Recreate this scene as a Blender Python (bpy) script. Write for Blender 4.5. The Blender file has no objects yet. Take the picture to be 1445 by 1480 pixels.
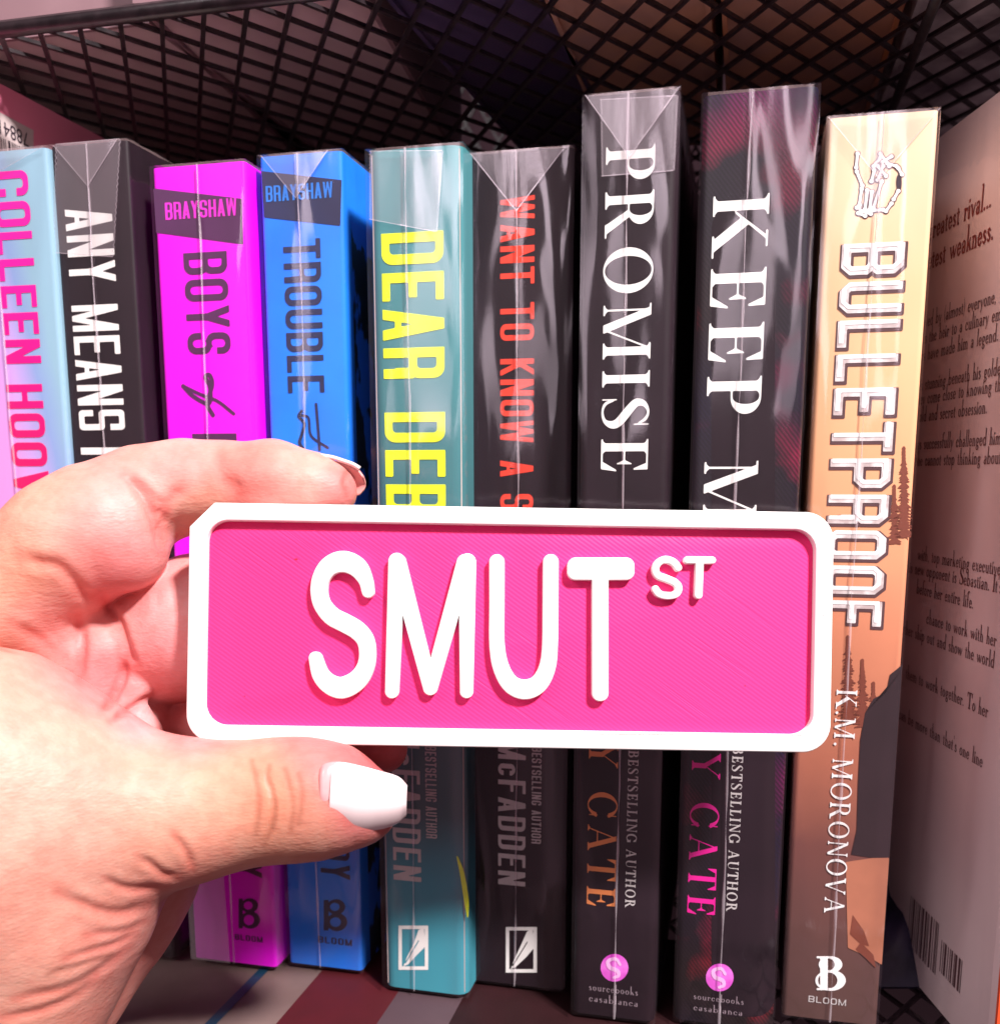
import bpy, math, random
import numpy as np
from mathutils import Vector, Matrix
from mathutils.geometry import tessellate_polygon
random.seed(4); np.random.seed(4)
C = bpy.context.scene.collection
sc = bpy.context.scene
# ---------------------------------------------------------------- camera
H = 0.130                       # lens height above the shelf floor (metres)
PITCH = math.radians(9.6)
F, CX, CY = 1445.0, 722.5, 935.0
cd = bpy.data.cameras.new('camera'); cam = bpy.data.objects.new('camera', cd); C.objects.link(cam)
cam.location = (0, 0, H); cam.rotation_euler = (math.pi/2 - PITCH, 0, 0)
cd.sensor_fit = 'HORIZONTAL'; cd.sensor_width = 36; cd.lens = 36
cd.shift_y = (CY-740)/1445
cd.clip_start = 0.01; cd.clip_end = 50
cd.dof.use_dof = True; cd.dof.focus_distance = 0.214; cd.dof.aperture_fstop = 21
sc.camera = cam
CAMM = Matrix.Translation((0, 0, H)) @ Matrix.Rotation(math.pi/2 - PITCH, 4, 'X')
# ---------------------------------------------------------------- light
w = bpy.data.worlds.new('World'); sc.world = w; w.use_nodes = True
bg = w.node_tree.nodes['Background']; bg.inputs[0].default_value = (1.0, .62, .72, 1); bg.inputs[1].default_value = 0.18
def area(name, loc, target, sx, sy, power, col):
    l = bpy.data.lights.new(name, 'AREA'); l.shape = 'RECTANGLE'; l.size = sx; l.size_y = sy; l.energy = power; l.color = col
    o = bpy.data.objects.new(name, l); C.objects.link(o); o.location = loc
    o.rotation_euler = (Vector(target)-Vector(loc)).to_track_quat('-Z', 'Y').to_euler(); return o
area('spot_panel', (.62, -.62, 1.16), (0, .2, .12), .14, .14, 54, (1, .95, .93))
area('ceiling_panel', (-1.5, -.9, 1.5), (0, .25, .1), 1.2, .7, 20, (1, .95, .95))
area('streak_panel', (-1.35, -2.2, .75), (0, .25, .12), .3, 1.0, 4.0, (1, .93, .97))  # added tall light, only there to reflect as streaks in the wrap film
area('streak_panel', (-.45, -2.4, .8), (0, .25, .12), .2, .9, 2.6, (1, .93, .97))  # second added streak light, narrower
sc.view_settings.view_transform = 'Standard'; sc.view_settings.look = 'None'; sc.view_settings.exposure = 0.1; sc.view_settings.gamma = 1
sc.cycles.max_bounces = 8; sc.cycles.transparent_max_bounces = 16
# ---------------------------------------------------------------- helpers
def ray(px, py):
    v = Vector(((px-CX)/F, -(py-CY)/F, -1)); return (CAMM.to_3x3() @ v)
def at(px, py, d):
    return CAMM @ Vector(((px-CX)/F*d, -(py-CY)/F*d, -d))
def on_z(px, py, z):
    r = ray(px, py); t = (z-H)/r.z; return Vector((0, 0, H)) + r*t
class Plane:
    """vertical plane through o, horizontal direction ex; local (x, z)"""
    def __init__(s, o, ex): s.o = Vector(o); s.ex = Vector(ex).normalized(); s.n = Vector((0, 0, 1)).cross(s.ex); s.n.normalize()
    def loc(s, px, py):
        r = ray(px, py); c = Vector((0, 0, H)); t = (s.o-c).dot(s.n)/r.dot(s.n); p = c+r*t-s.o
        return (p.dot(s.ex), p.z)
class Face:
    """any plane: origin, two unit axes"""
    def __init__(s, o, ex, ey): s.o = Vector(o); s.ex = Vector(ex).normalized(); s.ey = Vector(ey).normalized(); s.n = s.ex.cross(s.ey)
    def loc(s, px, py):
        r = ray(px, py); c = Vector((0, 0, H)); t = (s.o-c).dot(s.n)/r.dot(s.n); p = c+r*t-s.o
        return (p.dot(s.ex), p.dot(s.ey))
def link(name, me, m=None, parent=None, loc=None, kind=None):
    o = bpy.data.objects.new(name, me); C.objects.link(o)
    if m is not None: me.materials.append(m)
    if parent is not None: o.parent = parent
    if loc is not None: o.location = loc
    if kind: o['kind'] = kind
    return o
def mesh(name, V, Fc, m=None, parent=None, loc=None, smooth=False, kind=None):
    me = bpy.data.meshes.new(name); me.from_pydata([tuple(v) for v in V], [], Fc); me.update()
    if smooth: me.polygons.foreach_set('use_smooth', [True]*len(me.polygons))
    return link(name, me, m, parent, loc, kind)
def empty(name, loc, rz=0): 
    o = bpy.data.objects.new(name, None); C.objects.link(o); o.location = loc; o.rotation_euler = (0, 0, rz); o.empty_display_size = .01; return o
def tag(o, label, cat, group=None):
    o['label'] = label; o['category'] = cat
    if group: o['group'] = group
    return o
def boxm(x0, y0, z0, x1, y1, z1):
    V = [(x0,y0,z0),(x1,y0,z0),(x1,y1,z0),(x0,y1,z0),(x0,y0,z1),(x1,y0,z1),(x1,y1,z1),(x0,y1,z1)]
    return V, [(0,3,2,1),(4,5,6,7),(0,1,5,4),(1,2,6,5),(2,3,7,6),(3,0,4,7)]
def box(name, b, m, parent=None, bevel=0, kind=None):
    V, Fc = boxm(*b); o = mesh(name, V, Fc, m, parent, kind=kind)
    if bevel:
        md = o.modifiers.new('b', 'BEVEL'); md.width = bevel; md.segments = 3; md.limit_method = 'ANGLE'
        o.data.polygons.foreach_set('use_smooth', [True]*6); 
    return o
def tube(name, pts, r, m, parent=None, n=10):
    V=[]; Fc=[]; pts=[Vector(p) for p in pts]
    for i,p in enumerate(pts):
        d=(pts[min(i+1,len(pts)-1)]-pts[max(i-1,0)]).normalized(); a=d.orthogonal().normalized() if i==0 else (a-d*a.dot(d)).normalized(); b=d.cross(a)
        for k in range(n): V.append(p+a*r*math.cos(2*math.pi*k/n)+b*r*math.sin(2*math.pi*k/n))
    for i in range(len(pts)-1):
        for k in range(n): Fc.append((i*n+k,i*n+(k+1)%n,(i+1)*n+(k+1)%n,(i+1)*n+k))
    Fc.append(tuple(range(n-1,-1,-1))); Fc.append(tuple((len(pts)-1)*n+k for k in range(n)))
    return mesh(name,V,Fc,m,parent,smooth=True)
# ---------------------------------------------------------------- materials
def mat(name, col, rough=.5, spec=.5, **k):
    m = bpy.data.materials.new(name); m.use_nodes = True; b = m.node_tree.nodes['Principled BSDF']
    b.inputs['Base Color'].default_value = (*col, 1); b.inputs['Roughness'].default_value = rough; b.inputs['Specular IOR Level'].default_value = spec
    for kk, v in k.items(): b.inputs[kk.replace('_', ' ')].default_value = v
    return m
def N(m, t, **k):
    n = m.node_tree.nodes.new(t)
    for a, v in k.items(): setattr(n, a, v)
    return n
def L(m, a, b): m.node_tree.links.new(a, b)
def grain(m, col, col2, scale=60, detail=4, fac=(.35, .7), bump=0, coord='Object', stretch=(1,1,1)):
    """noise between two colours, with optional bump"""
    b = m.node_tree.nodes['Principled BSDF']; tc = N(m, 'ShaderNodeTexCoord'); mp = N(m, 'ShaderNodeMapping'); mp.inputs['Scale'].default_value = stretch
    n = N(m, 'ShaderNodeTexNoise'); n.inputs['Scale'].default_value = scale; n.inputs['Detail'].default_value = detail
    L(m, tc.outputs[coord], mp.inputs[0]); L(m, mp.outputs[0], n.inputs['Vector'])
    r = N(m, 'ShaderNodeValToRGB'); r.color_ramp.elements[0].position = fac[0]; r.color_ramp.elements[1].position = fac[1]
    r.color_ramp.elements[0].color = (*col, 1); r.color_ramp.elements[1].color = (*col2, 1)
    L(m, n.outputs['Fac'], r.inputs[0]); L(m, r.outputs[0], b.inputs['Base Color'])
    if bump:
        bp = N(m, 'ShaderNodeBump'); bp.inputs['Strength'].default_value = bump; bp.inputs['Distance'].default_value = .0004
        L(m, n.outputs['Fac'], bp.inputs['Height']); L(m, bp.outputs[0], b.inputs['Normal'])
    return m
def ramp_mat(name, stops, z0, z1, rough=.35, axis=2, mottle=.12, tilt=0):
    """colour ramp along an axis of the object (z0..z1) with mottling"""
    m = mat(name, (1,1,1), rough); b = m.node_tree.nodes['Principled BSDF']; tc = N(m, 'ShaderNodeTexCoord'); sp = N(m, 'ShaderNodeSeparateXYZ')
    L(m, tc.outputs['Object'], sp.inputs[0]); mr = N(m, 'ShaderNodeMapRange'); mr.inputs[1].default_value = z0; mr.inputs[2].default_value = z1
    L(m, sp.outputs[axis], mr.inputs[0])
    n = N(m, 'ShaderNodeTexNoise'); n.inputs['Scale'].default_value = 45; n.inputs['Detail'].default_value = 5
    L(m, tc.outputs['Object'], n.inputs['Vector'])
    ma = N(m, 'ShaderNodeMath', operation='MULTIPLY_ADD'); ma.inputs[1].default_value = mottle; L(m, n.outputs['Fac'], ma.inputs[0]); 
    mb = N(m, 'ShaderNodeMath', operation='SUBTRACT'); mb.inputs[1].default_value = mottle/2; L(m, mr.outputs[0], mb.inputs[0]); L(m, mb.outputs[0], ma.inputs[2])
    last = ma.outputs[0]
    if tilt:
        mt = N(m, 'ShaderNodeMath', operation='MULTIPLY_ADD'); mt.inputs[1].default_value = tilt; L(m, sp.outputs[0], mt.inputs[0]); L(m, last, mt.inputs[2]); last = mt.outputs[0]
    r = N(m, 'ShaderNodeValToRGB'); cr = r.color_ramp
    while len(cr.elements) < len(stops): cr.elements.new(.5)
    for e, (p, c) in zip(cr.elements, stops): e.position = p; e.color = (*c, 1)
    L(m, last, r.inputs[0]); L(m, r.outputs[0], b.inputs['Base Color']); return m
def film_mat(name, haze=.004, gloss=.07, tint=(1, .86, .94), rough=.09, bump=.35, scale=(75, 75, 13)):
    m = bpy.data.materials.new(name); m.use_nodes = True; nt = m.node_tree; nt.nodes.clear()
    out = N(m, 'ShaderNodeOutputMaterial'); tr = N(m, 'ShaderNodeBsdfTransparent'); gl = N(m, 'ShaderNodeBsdfGlossy'); df = N(m, 'ShaderNodeBsdfDiffuse')
    gl.inputs['Roughness'].default_value = rough; gl.inputs['Color'].default_value = (*tint, 1); df.inputs['Color'].default_value = (*tint, 1)
    tc = N(m, 'ShaderNodeTexCoord'); mp = N(m, 'ShaderNodeMapping'); mp.inputs['Scale'].default_value = scale
    n = N(m, 'ShaderNodeTexNoise'); n.inputs['Scale'].default_value = 1; n.inputs['Detail'].default_value = 1.2; n.inputs['Distortion'].default_value = 1.2
    L(m, tc.outputs['Object'], mp.inputs[0]); L(m, mp.outputs[0], n.inputs['Vector'])
    bp = N(m, 'ShaderNodeBump'); bp.inputs['Strength'].default_value = bump; bp.inputs['Distance'].default_value = .0022
    L(m, n.outputs['Fac'], bp.inputs['Height']); L(m, bp.outputs[0], gl.inputs['Normal'])
    r = N(m, 'ShaderNodeMapRange'); r.inputs[1].default_value = .45; r.inputs[2].default_value = .75; r.inputs[3].default_value = gloss*.45; r.inputs[4].default_value = gloss*1.6
    L(m, n.outputs['Fac'], r.inputs[0])
    lw = N(m, 'ShaderNodeLayerWeight'); lw.inputs['Blend'].default_value = .5; pw = N(m, 'ShaderNodeMath', operation='POWER'); pw.inputs[1].default_value = 4; L(m, lw.outputs['Facing'], pw.inputs[0])
    ad = N(m, 'ShaderNodeMath', operation='MULTIPLY_ADD'); ad.inputs[1].default_value = .45; L(m, pw.outputs[0], ad.inputs[0]); L(m, r.outputs[0], ad.inputs[2])
    m1 = N(m, 'ShaderNodeMixShader'); m1.inputs[0].default_value = haze; L(m, tr.outputs[0], m1.inputs[1]); L(m, df.outputs[0], m1.inputs[2])
    m2 = N(m, 'ShaderNodeMixShader'); L(m, ad.outputs[0], m2.inputs[0]); L(m, m1.outputs[0], m2.inputs[1]); L(m, gl.outputs[0], m2.inputs[2])
    L(m, m2.outputs[0], out.inputs[0]); return m
# ---------------------------------------------------------------- implicit 2D shapes -> outlines -> meshes
mn, mx = np.minimum, np.maximum
def U(*a):
    r = a[0]
    for b in a[1:]: r = mn(r, b)
    return r
def I(a, b): return mx(a, b)
def S(a, *b):
    for c in b: a = mx(a, -c)
    return a
def contours(X, Y, D):
    D = D.copy(); D[0,:]=D[-1,:]=1; D[:,0]=D[:,-1]=1; D[np.abs(D)<1e-9]=1e-9
    ins = D < 0
    k = ins[:-1,:-1].astype(int)+2*ins[1:,:-1]+4*ins[1:,1:]+8*ins[:-1,1:]
    T = {1:['BL'],2:['RB'],4:['TR'],8:['LT'],3:['RL'],6:['TB'],12:['LR'],9:['BT'],7:['TL'],11:['RT'],13:['BR'],14:['LB'],5:['BL','TR'],10:['RB','LT']}
    nx = {}
    def key(i,j,e): return {'B':(0,i,j),'T':(0,i,j+1),'L':(1,i,j),'R':(1,i+1,j)}[e]
    for i, j in zip(*np.nonzero((k>0)&(k<15))):
        for s in T[int(k[i,j])]: nx[key(i,j,s[0])] = key(i,j,s[1])
    def pt(K):
        t,i,j = K; i2,j2 = (i+1,j) if t==0 else (i,j+1); a=D[i,j]; b=D[i2,j2]; f=a/(a-b)
        return (X[i,j]+f*(X[i2,j2]-X[i,j]), Y[i,j]+f*(Y[i2,j2]-Y[i,j]))
    loops=[]
    while nx:
        st=next(iter(nx)); lp=[]; c=st
        while c in nx: lp.append(pt(c)); c=nx.pop(c)
        if len(lp)>4: loops.append(np.array(lp))
    return loops
def rdp(P, tol):
    def rec(a,b):
        if b<=a+1: return []
        v=P[b]-P[a]; n=np.hypot(*v)
        w=P[a+1:b]-P[a]
        d=np.abs(v[0]*w[:,1]-v[1]*w[:,0])/n if n>1e-12 else np.hypot(w[:,0],w[:,1])
        i=int(d.argmax())
        if d[i]<tol: return []
        i+=a+1; return rec(a,i)+[i]+rec(i,b)
    n=len(P); h=n//2; Q=np.vstack([P,P[:1]]); P=Q
    idx=[0]+rec(0,h)+[h]+rec(h,n); return P[idx]
def shape(field, x0, y0, x1, y1, res):
    nx=int((x1-x0)/res)+3; ny=int((y1-y0)/res)+3
    X,Y=np.meshgrid(x0-res+np.arange(nx+1)*res, y0-res+np.arange(ny+1)*res, indexing='ij')
    ls=[rdp(l,res*.12) for l in contours(X,Y,field(X,Y))]; ls=[l for l in ls if len(l)>2]
    if not ls: return [],[],[]
    V=[tuple(p) for l in ls for p in l]
    T=[tuple(t) for t in tessellate_polygon([[Vector((p[0],p[1],0)) for p in l] for l in ls])]
    T=[t if (V[t[1]][0]-V[t[0]][0])*(V[t[2]][1]-V[t[0]][1])-(V[t[1]][1]-V[t[0]][1])*(V[t[2]][0]-V[t[0]][0])>0 else t[::-1] for t in T]
    return V,T,[len(l) for l in ls]
# signed fields
def bx(X,Y,x0,y0,x1,y1): return mx(np.abs(X-(x0+x1)/2)-abs(x1-x0)/2, np.abs(Y-(y0+y1)/2)-abs(y1-y0)/2)
def rb(X,Y,x0,y0,x1,y1,r,ch=False):
    qx=np.abs(X-(x0+x1)/2)-(x1-x0)/2; qy=np.abs(Y-(y0+y1)/2)-(y1-y0)/2
    if ch: return mx(mx(qx,qy),(qx+qy+r)*.7071)
    r=min(r,(x1-x0)/2,(y1-y0)/2); return np.hypot(mx(qx+r,0),mx(qy+r,0))+mn(mx(qx+r,qy+r),0)-r
def el(X,Y,cx,cy,rx,ry): return (np.sqrt(((X-cx)/rx)**2+((Y-cy)/ry)**2)-1)*min(rx,ry)
def cap(X,Y,x0,y0,x1,y1,r0,r1=None):
    r1=r0 if r1 is None else r1
    dx,dy=x1-x0,y1-y0; l=dx*dx+dy*dy+1e-12; t=np.clip(((X-x0)*dx+(Y-y0)*dy)/l,0,1)
    return np.hypot(X-x0-t*dx,Y-y0-t*dy)-(r0+(r1-r0)*t)
def spline(P,n=8):
    P=[np.array(p,float) for p in P]; Q=[2*P[0]-P[1]]+P+[2*P[-1]-P[-2]]; out=[]
    for i in range(1,len(Q)-2):
        for k in range(n):
            t=k/n; a,b,c,d=Q[i-1],Q[i],Q[i+1],Q[i+2]
            out.append(.5*((2*b)+(c-a)*t+(2*a-5*b+4*c-d)*t*t+(3*b-a-3*c+d)*t**3))
    out.append(P[-1]); return out
def path(X,Y,P,r=None,n=6):
    """P: points (x,y) with constant r, or (x,y,r)"""
    Q=spline([(p[0],p[1],p[2] if len(p)>2 else r) for p in P],n); f=None
    for a,b in zip(Q[:-1],Q[1:]):
        g=cap(X,Y,a[0],a[1],b[0],b[1],a[2],b[2]); f=g if f is None else mn(f,g)
    return f
def poly(X,Y,P):
    """polygon field (sign by crossing, distance to edges)"""
    d=None; s=np.zeros(X.shape,bool)
    for (x0,y0),(x1,y1) in zip(P,P[1:]+P[:1]):
        g=cap(X,Y,x0,y0,x1,y1,0); d=g if d is None else mn(d,g)
        if y0!=y1: s^=((Y<y0)!=(Y<y1))&(X<x0+(Y-y0)*(x1-x0)/(y1-y0))
    return np.where(s,-d,d)
# ---------------------------------------------------------------- alphabets
def sans(ch,X,Y,w,s,h,c=.18,chm=False):
    B=lambda a,b,cc,d: bx(X,Y,a,b,cc,d)
    O=lambda a,b,cc,d,r: rb(X,Y,a,b,cc,d,r,chm)
    leg=lambda xb,xt,ww=s: I(np.abs(X-(xb+(xt-xb)*Y))-ww/2*1.05, B(-1,0,3,1))
    ri=max(c-s*.7,.03)
    def ring(y0,y1): return S(O(0,y0,w,y1,c),O(s,y0+h,w-s,y1-h,ri))
    def dee(y0,y1): return S(U(O(0,y0,w,y1,c),B(0,y0,w/2,y1)),U(O(s,y0+h,w-s,y1-h,ri),B(s,y0+h,w/2,y1-h)))
    if ch in 'O0': return ring(0,1)
    if ch=='C': return S(ring(0,1),B(w/2,.36,w+1,.66))
    if ch=='G': return U(S(ring(0,1),B(w/2,.48,w+1,.68)),B(w*.52,.38,w,.38+h*.9))
    if ch=='D': return dee(0,1)
    if ch=='B': return U(dee(0,.5+h/2),dee(.5-h/2,1))
    if ch=='P': return U(dee(.4,1),B(0,0,s,1))
    if ch=='R': return U(dee(.42,1),B(0,0,s,1),B(w-s,0,w,.36),I(B(w-s*1.1,.2,w,.5),B(0,0,w,1)))
    if ch=='E': return U(B(0,0,s,1),B(0,0,w*.9,h),B(0,1-h,w*.9,1),B(0,.5-h/2,w*.8,.5+h/2))
    if ch=='F': return U(B(0,0,s,1),B(0,1-h,w*.9,1),B(0,.5-h/2,w*.8,.5+h/2))
    if ch=='L': return U(B(0,0,s,1),B(0,0,w*.88,h))
    if ch=='I': return B(0,0,s,1)
    if ch=='H': return U(B(0,0,s,1),B(w-s,0,w,1),B(0,.5-h/2,w,.5+h/2))
    if ch=='T': return U(B(0,1-h,w,1),B(w/2-s/2,0,w/2+s/2,1))
    if ch=='U': return S(U(O(0,0,w,1,c),B(0,.5,w,1)),U(O(s,h,w-s,1.3,ri),B(s,.5,w-s,1.3)))
    if ch=='J': return S(U(O(0,0,w,1,c),B(w/2,.5,w,1)),U(O(s,h,w-s,1.3,ri),B(-.1,.35,w-s,1.3)))
    if ch=='N': return U(B(0,0,s,1),B(w-s,0,w,1),I(leg(w-s*.55,s*.55),B(0,0,w,1)))
    if ch=='M': return U(B(0,0,s*.95,1),B(w*1.25-s*.95,0,w*1.25,1),I(U(leg(w*.625,s*.5,s*.8),leg(w*.625,w*1.25-s*.5,s*.8)),B(0,0,w*1.25,1)))
    if ch=='A': return U(leg(s/2,w/2),leg(w-s/2,w/2),B(w*.2,.2,w*.8,.2+h*.8))
    if ch=='V': return U(leg(w/2,s/2),leg(w/2,w-s/2))
    if ch=='W': return U(leg(w*.35,s/2,s*.8),leg(w*.35,w*.7,s*.7),leg(w*1.05,w*.7,s*.7),leg(w*1.05,w*1.4-s/2,s*.8))
    if ch=='Y': return U(I(U(leg(w/2-(w/2-s/2)*.9,w-s/2),leg(w/2+(w/2-s/2)*.9,s/2)),B(-1,.44,3,1)),B(w/2-s/2,0,w/2+s/2,.5))
    if ch=='K': return U(B(0,0,s,1),I(U(leg(-w*.45,w-s*.5),leg(w-s*.4+w*.0,-w*.1)),B(s*.6,0,w,1)))
    if ch=='S': return U(S(ring(.5-h/2,1),B(w-s-.02,.3,w+1,.68)),S(ring(0,.5+h/2),B(-1,.32,s+.02,.7)))
    if ch=='c': return S(rb(X,Y,0,.0,w*.8,.62,c),rb(X,Y,s,h,w*.8-s,.62-h,ri),B(w*.4,.2,w+1,.42))
    return B(0,0,s,.16)
SW={'M':1.25,'W':1.4,' ':.55,'.':.3,'E':.9,'F':.9,'L':.88,'c':.8}
def serif(ch,X,Y,s=.16,t=.04,e=.085):
    B=lambda a,b,cc,d: bx(X,Y,a,b,cc,d)
    def ser(x0,x1,y):   # bracketed serif foot at y=0 or 1
        y0,y1=(0,t) if y==0 else (1-t,1); sg=1 if y==0 else -1; yb=y0 if y==0 else y1
        f=B(x0-e,y0,x1+e,y1)
        wdg=mx(mx((x0-e*.6)-X,X-(x1+e*.6)),mx(sg*(Y-yb)-.085+np.abs(X-(x0+x1)/2)*0,-sg*(Y-yb)))
        k=mx(wdg,sg*(Y-yb)-t-mx(0,.05*(1-mx(x0-X,X-x1)/(e*.6))))
        return U(f,k)
    def stem(x): return U(B(x,0,x+s,1),ser(x,x+s,0),ser(x,x+s,1))
    leg=lambda xb,xt,ww: I(np.abs(X-(xb+(xt-xb)*Y))-ww/2, B(-1,0,3,1))
    def tri(x0,x1,y0,y1): return B(x0,y0,x1,y1)
    def bowl(y0,y1,xr): 
        rx=xr-s*.9; cy=(y0+y1)/2; ry=(y1-y0)/2
        return I(S(el(X,Y,xr-rx*.62,cy,rx*.62,ry),el(X,Y,xr-rx*.62-s*.42,cy,rx*.62-s*.58,ry-t)),X*0+(xr-rx*.62-.0)-X) , I(S(B(s*.8,y0,xr-rx*.62+.01,y1),B(s*.8,y0+t,xr,y1-t)),X*0-9)
    if ch=='I': return stem(e),s+2*e
    if ch in 'EFL':
        W=.60 if ch=='E' else .58; x=e; parts=[stem(x)]
        if ch in 'EF': parts+=[B(x,1-t,W,1),poly(X,Y,[(W-.13,1-t),(W,1-t),(W+.01,.70),(W-.02,.70)])]
        if ch in 'EL': parts+=[B(x,0,W,t),poly(X,Y,[(W-.15,t),(W-.0,t),(W+.04,.33),(W+.01,.33)])]
        if ch in 'EF': parts+=[B(x,.5-t/2,W-.12,.5+t/2),poly(X,Y,[(W-.19,.5),(W-.12,.34),(W-.10,.34),(W-.10,.66),(W-.12,.66)])]
        return U(*parts),W+.05
    if ch in 'PRBD':
        y0={'P':.44,'R':.47,'B':.5,'D':0}[ch]; xr=.62 if ch!='D' else .78; x=e
        def bw(a,b,xr):
            cx=xr*.55; o=U(el(X,Y,cx,(a+b)/2,xr-cx,(b-a)/2),B(x+s*.5,a,cx,b)); o=I(o,-(X-x-s*.5))
            i=U(el(X,Y,cx,(a+b)/2,xr-cx-s,(b-a)/2-t),B(x+s*.5,a+t,cx,b-t)); return S(o,i)
        parts=[stem(x),bw(y0,1,xr)]
        if ch=='B': parts.append(bw(0,.5+t,xr+.06))
        if ch=='R': parts+=[poly(X,Y,[(.33,.5),(.48,.5),(.80,.0),(.62,.0)]),B(.60,0,.86,t)]
        return U(*parts),xr+(.0 if ch=='P' else .06 if ch!='R' else .22)
    if ch in 'OCG':
        W=.86; f=S(el(X,Y,W/2,.5,W/2,.52),el(X,Y,W/2,.5,W/2-s,.52-t))
        if ch=='O': return f,W
        f=S(f,B(W*.62,.30 if ch=='C' else .40,W+1,.70)); f=U(f,I(B(W*.86,.66,W*.90,.98),B(0,0,2,2)))
        f=U(f,B(W*.86,.04,W*.9,.34)) if ch=='C' else U(f,B(W*.80,.0+.05,W*.80+s,.40),B(W*.68,.40-t,W*1.02,.40))
        return f,W*.96
    if ch=='S':
        P=[(.50,.80,.02),(.42,.93,.03),(.28,.985,.025),(.13,.90,.05),(.10,.74,.075),(.22,.60,.085),(.36,.48,.09),(.50,.34,.085),(.53,.20,.07),(.45,.06,.035),(.27,.015,.022),(.12,.08,.03),(.06,.24,.018)]
        return U(path(X,Y,P,n=5),B(.515,.68,.54,1.0),B(.03,0,.055,.32)),.62
    if ch=='T': return U(B(.06+.22,0,.28+s,1),ser(.28,.28+s,0),B(.0,1-t,.72,1),poly(X,Y,[(0,1),(.14,1-t),(.02,.70),(0,.70)]),poly(X,Y,[(.72,1),(.58,1-t),(.70,.70),(.72,.70)])),.72
    if ch=='H': return U(stem(e),stem(.55+e),B(e,.5-t/2,.6,.5+t/2)),.55+s+2*e
    if ch=='A': return U(leg(.12,.42,t),leg(.74,.42,s),B(.2,.32,.66,.32+t),ser(.10,.14,0),ser(.68,.80,0)),.88
    if ch=='V': return U(leg(.42,.10,s),leg(.42,.74,t),ser(.04,.16,1),ser(.72,.76,1)),.86
    if ch=='Y': return U(I(U(leg(.36+(.28),.10-.06,s),leg(.36-.28,.72,t)),B(-1,.45,2,1)),B(.30,0,.30+s,.5),ser(.30,.30+s,0),ser(.03,.15,1),ser(.68,.72,1)),.78
    if ch=='N': return U(B(.10,0,.10+t,1),B(.68,0,.68+t,1),leg(.68,.12,s),ser(.10,.14,0),ser(.68,.72,1),B(0,1-t,.2,1)),.80
    if ch=='M': return U(B(.10,0,.10+t,1),B(.82,0,.82+s,1),leg(.48,.14,s),leg(.48,.86,t),ser(.10,.14,0),ser(.82,.82+s,0),ser(.82,.82+s,1),B(0,1-t,.2,1)),1.08
    if ch=='K': return U(stem(e),poly(X,Y,[(.24,.40),(.28,.40),(.72,1),(.66,1)]),poly(X,Y,[(.34,.53),(.44,.68),(.90,0),(.70,0)]),B(.62,0,.98,t),B(.56,1-t,.82,1)),.92
    if ch=='U': return U(S(I(U(el(X,Y,.42,.3,.32,.32),B(.10,.3,.74,1)),B(0,-1,1,1)),U(el(X,Y,.42+.05,.3,.32-.105,.28),B(.10+s,.3,.74-t,1.2))),ser(.10,.10+s,1),ser(.70,.74,1)),.84
    return el(X,Y,.1,.07,.07,.07),.2
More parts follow.
